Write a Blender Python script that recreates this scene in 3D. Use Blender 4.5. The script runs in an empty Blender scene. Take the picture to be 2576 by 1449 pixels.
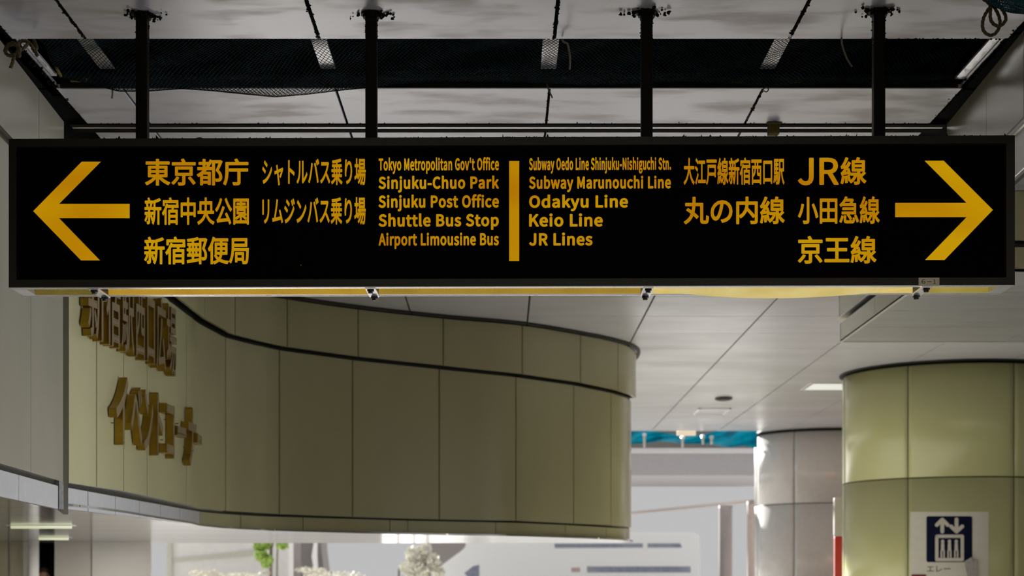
import bpy, bmesh, math, random
from mathutils import Vector, Matrix
from mathutils.geometry import tessellate_polygon
random.seed(7)
SC = bpy.context.scene
COL = SC.collection

# ------------------------------------------------------------------ camera
F = 4327.0            # focal length in pixels of the 2576 px wide frame
VX, HY = 1262.0, 1480.0   # where the depth axis vanishes / eye level
CZ = 1.3              # eye height above the floor
cam = bpy.data.cameras.new('camera')
cam_o = bpy.data.objects.new('camera', cam)
COL.objects.link(cam_o)
cam_o.location = (0, 0, CZ)
cam_o.rotation_euler = (math.pi/2, 0, 0)
cam.sensor_width = 36.0
cam.lens = F/2576*36.0
cam.shift_x = (1288-VX)/2576
cam.shift_y = (HY-724.5)/2576
cam.clip_end = 500
cam.dof.use_dof = True
cam.dof.focus_distance = 10.2
cam.dof.aperture_fstop = 2.8
SC.camera = cam_o

# ------------------------------------------------------------------ world, sun, exposure
world = bpy.data.worlds.new('World')
SC.world = world
world.use_nodes = True
wn = world.node_tree
bg = wn.nodes['Background']
bg.inputs['Color'].default_value = (0.985, 0.99, 0.985, 1)
bg.inputs['Strength'].default_value = 0.51
sun = bpy.data.lights.new('sun', 'SUN')
sun.energy = 18.5
sun.angle = math.radians(2.0)
sun.color = (1.0, 0.96, 0.9)
sun_o = bpy.data.objects.new('sun', sun)
COL.objects.link(sun_o)
sun_o.rotation_euler = Vector((0.30, -1.0, -0.30)).to_track_quat('-Z', 'Y').to_euler()
sun_o.location = (0, 60, 30)
def fill_light(x, y, z, sx, sy, power, col, aim=(0, 0, -1)):
    l = bpy.data.lights.new('side_fill', 'AREA')
    l.shape = 'RECTANGLE'; l.size = sx; l.size_y = sy
    l.energy = power; l.color = col; l.spread = math.radians(72)
    o = bpy.data.objects.new('side_fill', l)
    COL.objects.link(o); o.location = (x, y, z)
    o.rotation_euler = Vector(aim).to_track_quat('-Z', 'Y').to_euler()
    return o
# added fill light low on the right, out of frame, brightening the left wall
fill_light(8.4, 12.4, 1.0, 3.6, 1.8, 205, (0.94, 0.98, 1.08), (-1, 0, -0.12))
SC.view_settings.view_transform = 'Standard'
SC.view_settings.look = 'None'
SC.view_settings.gamma = 1.0
SC.view_settings.use_curve_mapping = False
SC.view_settings.exposure = 0.0
SC.cycles.use_denoising = True
SC.cycles.max_bounces = 10
SC.cycles.diffuse_bounces = 6
SC.cycles.sample_clamp_indirect = 6.0

# ------------------------------------------------------------------ materials
def srgb(r, g, b):
    def f(c):
        c /= 255.0
        return c/12.92 if c <= 0.04045 else ((c+0.055)/1.055)**2.4
    return (f(r), f(g), f(b))

MATS = {}
def mat(name, col, rough=0.5, metal=0.0, spec=0.5, var=0.0, scale=(4, 4, 4), col2=None, noise=3.0,
        lo=0.4, hi=0.65, bump=0.0, bscale=60.0, emit=None, estr=0.0, coat=0.0, rvar=0.0, detail=6.0):
    m = bpy.data.materials.new(name)
    m.use_nodes = True
    nt = m.node_tree
    p = nt.nodes['Principled BSDF']
    p.inputs['Roughness'].default_value = rough
    p.inputs['Metallic'].default_value = metal
    p.inputs['Specular IOR Level'].default_value = spec
    p.inputs['Coat Weight'].default_value = coat
    tc = nt.nodes.new('ShaderNodeTexCoord')
    mp = nt.nodes.new('ShaderNodeMapping')
    mp.inputs['Scale'].default_value = scale
    nt.links.new(tc.outputs['Object'], mp.inputs['Vector'])
    nz = nt.nodes.new('ShaderNodeTexNoise')
    nz.inputs['Scale'].default_value = noise
    nz.inputs['Detail'].default_value = detail
    nt.links.new(mp.outputs['Vector'], nz.inputs['Vector'])
    rp = nt.nodes.new('ShaderNodeValToRGB')
    c2 = col2 if col2 else tuple(max(0, c*(1-var)) for c in col)
    rp.color_ramp.elements[0].position = lo
    rp.color_ramp.elements[1].position = hi
    rp.color_ramp.elements[0].color = (*c2, 1)
    rp.color_ramp.elements[1].color = (*col, 1)
    nt.links.new(nz.outputs['Fac'], rp.inputs['Fac'])
    nt.links.new(rp.outputs['Color'], p.inputs['Base Color'])
    if rvar:
        mr = nt.nodes.new('ShaderNodeMapRange')
        mr.inputs['To Min'].default_value = rough+rvar
        mr.inputs['To Max'].default_value = max(0.02, rough-rvar)
        mr.inputs['From Min'].default_value = lo
        mr.inputs['From Max'].default_value = hi
        nt.links.new(nz.outputs['Fac'], mr.inputs['Value'])
        nt.links.new(mr.outputs['Result'], p.inputs['Roughness'])
    if bump:
        n2 = nt.nodes.new('ShaderNodeTexNoise')
        n2.inputs['Scale'].default_value = bscale
        nt.links.new(tc.outputs['Object'], n2.inputs['Vector'])
        bp = nt.nodes.new('ShaderNodeBump')
        bp.inputs['Strength'].default_value = bump
        bp.inputs['Distance'].default_value = 0.01
        nt.links.new(n2.outputs['Fac'], bp.inputs['Height'])
        nt.links.new(bp.outputs['Normal'], p.inputs['Normal'])
    if emit:
        if estr:
            p.inputs['Emission Strength'].default_value = estr
        r2 = nt.nodes.new('ShaderNodeValToRGB')
        r2.color_ramp.elements[0].position = 0.3
        r2.color_ramp.elements[1].position = 0.7
        r2.color_ramp.elements[0].color = (*emit[0], 1)
        r2.color_ramp.elements[1].color = (*emit[1], 1)
        nt.links.new(nz.outputs['Fac'], r2.inputs['Fac'])
        nt.links.new(r2.outputs['Color'], p.inputs['Emission Color'])
    MATS[name] = m
    return m

def ceiling_mat(name, base, dark, rough, spec):
    m = mat(name, base, rough=rough, spec=spec, col2=dark, scale=(1.1, 3.0, 1.0), noise=1.6, lo=0.33, hi=0.52, rvar=0.06, detail=12, bump=0.012, bscale=14)
    return m

ceil_m = ceiling_mat('ceiling_panel', (0.62, 0.605, 0.655), (0.47, 0.43, 0.425), 0.38, 0.6)
ceil_m.node_tree.nodes['Principled BSDF'].inputs['Metallic'].default_value = 0.22
ceil_back = mat('ceiling_panel_far', (0.70, 0.70, 0.74), rough=0.34, spec=0.6, col2=(0.58, 0.575, 0.595), scale=(0.35, 0.7, 1), noise=1.6, lo=0.35, hi=0.7, rvar=0.06)
soffit_r_m = mat('soffit_panel', (0.56, 0.55, 0.52), rough=0.4, spec=0.5, var=0.12, scale=(0.4, 3, 1), noise=2)
wall_m = mat('wall_panel', (0.44, 0.41, 0.225), rough=0.22, spec=0.6, var=0.06, scale=(1, 1, 0.4), noise=1.2)
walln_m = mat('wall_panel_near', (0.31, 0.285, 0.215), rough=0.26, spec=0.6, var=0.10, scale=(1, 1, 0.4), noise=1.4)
wallr_m = mat('wall_panel_right_shaded', (0.26, 0.24, 0.165), rough=0.28, spec=0.5, var=0.12, scale=(1, 1, 0.4), noise=1.4)  # darker copy of the wall colour, standing in for shade on this side
trimw_m = mat('trim_panel', (0.52, 0.505, 0.49), rough=0.3, spec=0.6, var=0.06)
col_m = mat('column_panel', (0.57, 0.57, 0.28), rough=0.24, spec=0.6, var=0.05, scale=(1, 1, 0.4), noise=1.2)
col2_m = mat('column_panel_far', (0.76, 0.74, 0.72), rough=0.2, spec=0.6, var=0.05)
seam_m = mat('seam_dark', (0.035, 0.035, 0.022), rough=0.6, var=0.4)
black_m = mat('void_black', (0.004, 0.004, 0.004), rough=0.9, spec=0.05, var=0.4)
blackrub = mat('groove_black', (0.008, 0.009, 0.007), rough=0.35, var=0.3)
bronze_band = mat('joint_bronze', (0.035, 0.028, 0.012), rough=0.5, var=0.3)
tube_m = mat('bullnose_metal', (0.17, 0.15, 0.11), rough=0.22, metal=0.9, var=0.2)
alu_m = mat('aluminium', (0.80, 0.79, 0.82), rough=0.28, metal=0.85, var=0.12, noise=8)
grey_metal = mat('grey_metal', (0.30, 0.29, 0.29), rough=0.45, metal=0.3, var=0.35, noise=10)
white_metal = mat('white_metal', (0.95, 0.94, 0.97), rough=0.28, metal=0.7, var=0.12, noise=9)
frame_m = mat('bronze_frame', (0.014, 0.0115, 0.006), rough=0.42, metal=0.35, spec=0.4, var=0.25, noise=6)
face_m = mat('sign_black', (0.0006, 0.0006, 0.0006), rough=0.5, spec=0.02, var=0.2)
post_m = mat('post_black', (0.005, 0.0042, 0.0025), rough=0.5, spec=0.08, var=0.5, scale=(8, 8, 1.2), bump=0.1)
dirt_m = mat('black_dirt', (0.012, 0.010, 0.007), rough=0.95, spec=0.1, var=0.5)
bolt_m = mat('bolt_black', (0.018, 0.016, 0.018), rough=0.4, metal=0.5, var=0.3)
Y1, Y2 = srgb(172, 112, 0), srgb(193, 146, 2)
text_m = mat('lit_amber', (0.02, 0.012, 0.0), rough=0.5, spec=0.1, emit=(Y1, Y2), estr=1.0, scale=(0.8, 1, 1.6), noise=1.6, detail=1)
plate_m = mat('plate_beige', (0.75, 0.70, 0.52), rough=0.5, var=0.12)
plate_txt = mat('plate_ink', (0.012, 0.012, 0.010), rough=0.6, var=0.1)
def louvre(name, a, b, s):
    return mat(name, (0.30, 0.24, 0.08), rough=0.4, emit=(srgb(*a), srgb(*b)), estr=s, noise=4, scale=(1, 1, 1), detail=2)
louvres = [louvre('louvre_olive', (70, 62, 22), (100, 88, 36), 0.85), louvre('louvre_amber', (176, 138, 40), (200, 160, 52), 0.66),
           louvre('louvre_ochre', (150, 122, 44), (178, 144, 50), 0.70), louvre('louvre_pale', (196, 172, 90), (216, 196, 128), 0.85),
           louvre('louvre_straw', (130, 116, 50), (160, 146, 74), 0.8)]
net_m = mat('net_black_green', (0.001, 0.017, 0.022), rough=0.6, spec=0.1, col2=(0.001, 0.003, 0.004), noise=3)
netblue_m = mat('net_blue', (0.010, 0.085, 0.125), rough=0.55, spec=0.3, var=0.4, noise=8)
rope_m = mat('rope_hemp', (0.115, 0.092, 0.045), rough=0.85, spec=0.15, var=0.45, noise=30)
cord_m = mat('cord_pale', (0.20, 0.18, 0.14), rough=0.8, spec=0.2, var=0.3, noise=20)
foam_m = mat('foam_yellow', (0.14, 0.11, 0.030), rough=0.9, spec=0.1, var=0.4, noise=20)
gold_m = mat('gold_letter', (0.38, 0.235, 0.025), rough=0.30, metal=0.85, spec=0.5, var=0.15, noise=3)
goldface_m = mat('gold_letter_face', (0.36, 0.27, 0.145), rough=0.34, metal=0.6, var=0.1, noise=3)  # paler tan stands in for the wall reflected in the polished faces
tarp_m = mat('tarp_blue', (0.001, 0.22, 0.34), rough=0.6, spec=0.3, var=0.3, noise=2)
def translucent(m, col, fac):
    nt = m.node_tree
    t = nt.nodes.new('ShaderNodeBsdfTranslucent'); t.inputs['Color'].default_value = (*col, 1)
    mx = nt.nodes.new('ShaderNodeMixShader'); mx.inputs['Fac'].default_value = fac
    out = nt.nodes['Material Output']
    nt.links.new(nt.nodes['Principled BSDF'].outputs['BSDF'], mx.inputs[1]); nt.links.new(t.outputs['BSDF'], mx.inputs[2])
    nt.links.new(mx.outputs['Shader'], out.inputs['Surface'])
translucent(tarp_m, (0.0, 0.085, 0.13), 0.30)
beam_m = mat('overpass_grey', (0.42, 0.405, 0.43), rough=0.8, var=0.06)
rail_m = mat('overpass_cap', (0.66, 0.655, 0.67), rough=0.7, var=0.04)
taupe_m = mat('overpass_taupe', (0.24, 0.225, 0.21), rough=0.8, var=0.06)
white_m = mat('white_paint', (0.86, 0.86, 0.86), rough=0.4, var=0.03)
busw_m = mat('bus_white', (0.85, 0.86, 0.87), rough=0.3, var=0.02)
busg_m = mat('bus_glass', (0.17, 0.20, 0.30), rough=0.12, spec=0.6, col2=(0.24, 0.26, 0.34), noise=1.5)
buspink_m = mat('bus_panel_pink', (0.48, 0.38, 0.36), rough=0.5, var=0.05)
tyre_m = mat('tyre', (0.02, 0.02, 0.02), rough=0.8, var=0.3)
wall_out_m = mat('outer_wall_taupe', (0.21, 0.19, 0.185), rough=0.8, var=0.08)
bld_m = mat('outer_building', (0.80, 0.78, 0.755), rough=0.8, var=0.05, noise=1)
bldband_m = mat('outer_building_band', (0.60, 0.59, 0.50), rough=0.8, var=0.1)
eave_m = mat('eave_pinkish', (0.60, 0.50, 0.45), rough=0.7, var=0.08)
pillarg_m = mat('pillar_grey', (0.32, 0.29, 0.29), rough=0.7, var=0.15, scale=(1, 1, .3))
leaf_m = mat('leaf_green', (0.40, 0.55, 0.14), rough=0.6, col2=(0.22, 0.36, 0.06), noise=5)
leafp_m = mat('leaf_overexposed', (0.78, 0.76, 0.70), rough=0.6, col2=(0.55, 0.68, 0.30), noise=3, lo=0.3, hi=0.42)  # near-white painted in for overexposed leaves, green kept at the rims
bark_m = mat('bark', (0.20, 0.165, 0.14), rough=0.9, var=0.3)
soil_m = mat('planter_stone', (0.74, 0.72, 0.69), rough=0.9, var=0.1)
mirror_m = mat('gloss_soffit', (0.64, 0.635, 0.635), rough=0.13, metal=0.75, var=0.05, spec=0.6)
pale_m = mat('pale_panel', (0.50, 0.47, 0.44), rough=0.35, var=0.08, scale=(1, 1, .3), noise=1.5)
palew_m = mat('pale_panel_white', (0.66, 0.64, 0.62), rough=0.35, var=0.05, scale=(1, 1, .3), noise=1.5)
olive_m = mat('olive_panel', (0.32, 0.30, 0.22), rough=0.3, var=0.08, scale=(1, 1, .3), noise=1.5)
dark_m = mat('dark_doorway', (0.012, 0.012, 0.011), rough=0.7, var=0.2)
pole_m = mat('white_post', (0.88, 0.88, 0.88), rough=0.4, var=0.03)
floor_m = mat('floor_tile', (0.44, 0.43, 0.40), rough=0.5, var=0.08, noise=2)
ground_m = mat('outside_paving', (0.62, 0.615, 0.60), rough=0.8, var=0.1, noise=1)
floorp_m = mat('floor_tile_bounce', (0.74, 0.73, 0.71), rough=0.5, var=0.08, noise=2)
rear_m = mat('rear_wall', (0.30, 0.28, 0.23), rough=0.6, var=0.1)
red_m = mat('red_enamel', (0.56, 0.012, 0.016), rough=0.45, var=0.08)
redd_m = mat('red_dark', (0.16, 0.004, 0.006), rough=0.5, var=0.1)
bannerw_m = mat('banner_white', (0.60, 0.57, 0.57), rough=0.5, var=0.05)
paper_m = mat('paper_sheet', (0.66, 0.64, 0.54), rough=0.55, var=0.04)
blue_m = mat('sign_navy', (0.0015, 0.006, 0.028), rough=0.6, spec=0.12, var=0.2)
picto_m = mat('picto_cream', (0.62, 0.58, 0.49), rough=0.5, var=0.04)
ink_m = mat('faded_ink', (0.14, 0.14, 0.085), rough=0.6, var=0.3)
tape_m = mat('tape_grey', (0.45, 0.42, 0.38), rough=0.6, var=0.2, noise=5)
lamp_m = mat('lamp_diffuser', (0.8, 0.8, 0.8), rough=0.4, emit=((0.47, 0.49, 0.47), (0.50, 0.52, 0.50)), estr=1.0)
tube_lit = mat('lamp_tube_green', (0.7, 0.7, 0.6), rough=0.4, emit=((0.48, 0.50, 0.30), (0.50, 0.53, 0.36)), estr=1.0)
warm_lit = mat('lamp_warm', (0.7, 0.6, 0.5), rough=0.4, emit=((0.52, 0.44, 0.32), (0.56, 0.48, 0.36)), estr=1.0)
leak_m = mat('light_leak', (0.1, 0.05, 0.0), rough=0.5, emit=(srgb(170, 100, 0), srgb(190, 120, 0)), estr=1.0)
vent_m = mat('vent_dark', (0.06, 0.058, 0.05), rough=0.6, var=0.2)
skin_m = mat('skin', (0.50, 0.27, 0.20), rough=0.5, var=0.1)
hair_m = mat('hair_brown', (0.060, 0.036, 0.024), rough=0.5, var=0.4, noise=30)
shirt_m = mat('shirt_navy', (0.03, 0.04, 0.08), rough=0.8, var=0.1)
trouser_m = mat('trousers_black', (0.015, 0.015, 0.017), rough=0.8, var=0.1)
shoe_m = mat('shoes_black', (0.01, 0.01, 0.01), rough=0.4, var=0.1)

# ------------------------------------------------------------------ helpers
def P(px, py, y):
    """A point seen at photo pixel (px, py), at depth y metres."""
    return Vector(((px-VX)*y/F, y, CZ+(HY-py)*y/F))

def obj(name, verts, faces, m, parent=None, smooth=False, kind=None, label=None, mats=None, fm=None):
    me = bpy.data.meshes.new(name)
    me.from_pydata([tuple(v) for v in verts], [], faces)
    for mm in (mats or [m]):
        me.materials.append(mm)
    if fm:
        me.polygons.foreach_set('material_index', fm)
    if smooth:
        me.polygons.foreach_set('use_smooth', [True]*len(me.polygons))
    me.update()
    o = bpy.data.objects.new(name, me)
    COL.objects.link(o)
    if parent is not None:
        o.parent = parent
    if kind:
        o['kind'] = kind
    if label:
        o['label'] = label
    return o

def fixn(o):
    bm = bmesh.new(); bm.from_mesh(o.data)
    bmesh.ops.recalc_face_normals(bm, faces=bm.faces)
    bm.to_mesh(o.data); bm.free()
    return o

def tag(o, label, cat, group=None, kind=None):
    o['label'] = label
    o['category'] = cat
    if group: o['group'] = group
    if kind: o['kind'] = kind
    return o

def struct(o, label=None):
    o['kind'] = 'structure'
    if label: o['label'] = label
    return o

def empty(name, loc=(0, 0, 0), rz=0.0):
    o = bpy.data.objects.new(name, None)
    o.empty_display_size = 0.2
    COL.objects.link(o)
    o.location = loc
    o.rotation_euler = (0, 0, rz)
    return o

class MB:
    def __init__(self):
        self.v = []; self.f = []; self.fm = []
    def add(self, vs, fs, mi=0):
        n = len(self.v)
        self.v += [Vector(p) for p in vs]
        self.f += [tuple(i+n for i in q) for q in fs]
        self.fm += [mi]*len(fs)
        return self
    def box(self, x0, x1, y0, y1, z0, z1, mi=0):
        return self.add([(x0,y0,z0),(x1,y0,z0),(x1,y1,z0),(x0,y1,z0),(x0,y0,z1),(x1,y0,z1),(x1,y1,z1),(x0,y1,z1)],
                        [(0,3,2,1),(4,5,6,7),(0,1,5,4),(1,2,6,5),(2,3,7,6),(3,0,4,7)], mi)
    def bbox(self, x0, x1, y0, y1, z0, z1, b=0.004, mi=0):
        """box with chamfered edges along every axis"""
        bm = bmesh.new()
        bmesh.ops.create_cube(bm, size=1.0)
        for v in bm.verts:
            v.co = Vector(((x0+x1)/2+v.co.x*(x1-x0), (y0+y1)/2+v.co.y*(y1-y0), (z0+z1)/2+v.co.z*(z1-z0)))
        bmesh.ops.bevel(bm, geom=bm.edges[:], offset=b, segments=2, affect='EDGES', profile=0.7)
        bm.verts.index_update()
        self.add([v.co.copy() for v in bm.verts], [tuple(v.index for v in f.verts) for f in bm.faces], mi)
        bm.free()
        return self
    def quad(self, a, b, c, d, mi=0):
        return self.add([a, b, c, d], [(0, 1, 2, 3)], mi)
    def prism(self, poly, off, mi=0):
        """polygon (3D points) swept along vector off"""
        n = len(poly); off = Vector(off)
        a = [Vector(p) for p in poly]
        b = [p+off for p in a]
        tri = tessellate_polygon([a])
        fs = [tuple(t) for t in tri] + [tuple(i+n for i in reversed(t)) for t in tri]
        fs += [(i, (i+1) % n, (i+1) % n+n, i+n) for i in range(n)]
        return self.add(a+b, fs, mi)
    def tube(self, pts, r, n=8, mi=0, close=False, caps=True):
        pts = [Vector(p) for p in pts]
        m = len(pts)
        rs = r if isinstance(r, (list, tuple)) else [r]*m
        vs = []; fs = []
        up = None
        for i, p in enumerate(pts):
            if close:
                d = pts[(i+1) % m]-pts[i-1]
            else:
                d = pts[min(i+1, m-1)]-pts[max(i-1, 0)]
            d.normalize()
            if up is None:
                up = Vector((0, 0, 1)) if abs(d.z) < 0.9 else Vector((1, 0, 0))
            s = d.cross(up).normalized()
            up = s.cross(d).normalized()
            for k in range(n):
                a = 2*math.pi*k/n
                vs.append(p+s*(math.cos(a)*rs[i])+up*(math.sin(a)*rs[i]))
        for i in range(m if close else m-1):
            j = (i+1) % m
            for k in range(n):
                fs.append((i*n+k, i*n+(k+1) % n, j*n+(k+1) % n, j*n+k))
        if caps and not close:
            fs.append(tuple(range(n-1, -1, -1)))
            fs.append(tuple((m-1)*n+k for k in range(n)))
        return self.add(vs, fs, mi)
    def blob(self, c, r, mi=0, sub=1, jit=0.3):
        bm = bmesh.new()
        bmesh.ops.create_icosphere(bm, subdivisions=sub, radius=1.0)
        rr = r if isinstance(r, (list, tuple)) else (r, r, r)
        for v in bm.verts:
            j = 1+random.uniform(-jit, jit)
            v.co = Vector((c[0]+v.co.x*rr[0]*j, c[1]+v.co.y*rr[1]*j, c[2]+v.co.z*rr[2]*j))
        bm.verts.index_update()
        self.add([v.co.copy() for v in bm.verts], [tuple(v.index for v in f.verts) for f in bm.faces], mi)
        bm.free()
        return self
    def build(self, name, m, parent=None, smooth=False, **k):
        mats = m if isinstance(m, list) else None
        return obj(name, self.v, self.f, m, parent, smooth, mats=mats, fm=self.fm if mats else None, **k)

def catmull(pts, n=10, close=False):
    pts = [Vector(p) for p in pts]
    out = []; m = len(pts)
    rng = range(m) if close else range(m-1)
    for i in rng:
        if close:
            p0, p1, p2, p3 = pts[i-1], pts[i], pts[(i+1) % m], pts[(i+2) % m]
        else:
            p0, p1, p2, p3 = pts[max(i-1, 0)], pts[i], pts[i+1], pts[min(i+2, m-1)]
        for k in range(n):
            t = k/n
            out.append(0.5*((2*p1)+(p2-p0)*t+(2*p0-5*p1+4*p2-p3)*t*t+(3*p1-p0-3*p2+p3)*t**3))
    if not close:
        out.append(pts[-1])
    return out

def lerp_table(tab, x):
    if x <= tab[0][0]: return tab[0][1]
    for (a, b), (c, d) in zip(tab, tab[1:]):
        if x <= c:
            return b+(d-b)*(x-a)/(c-a)
    return tab[-1][1]

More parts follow.
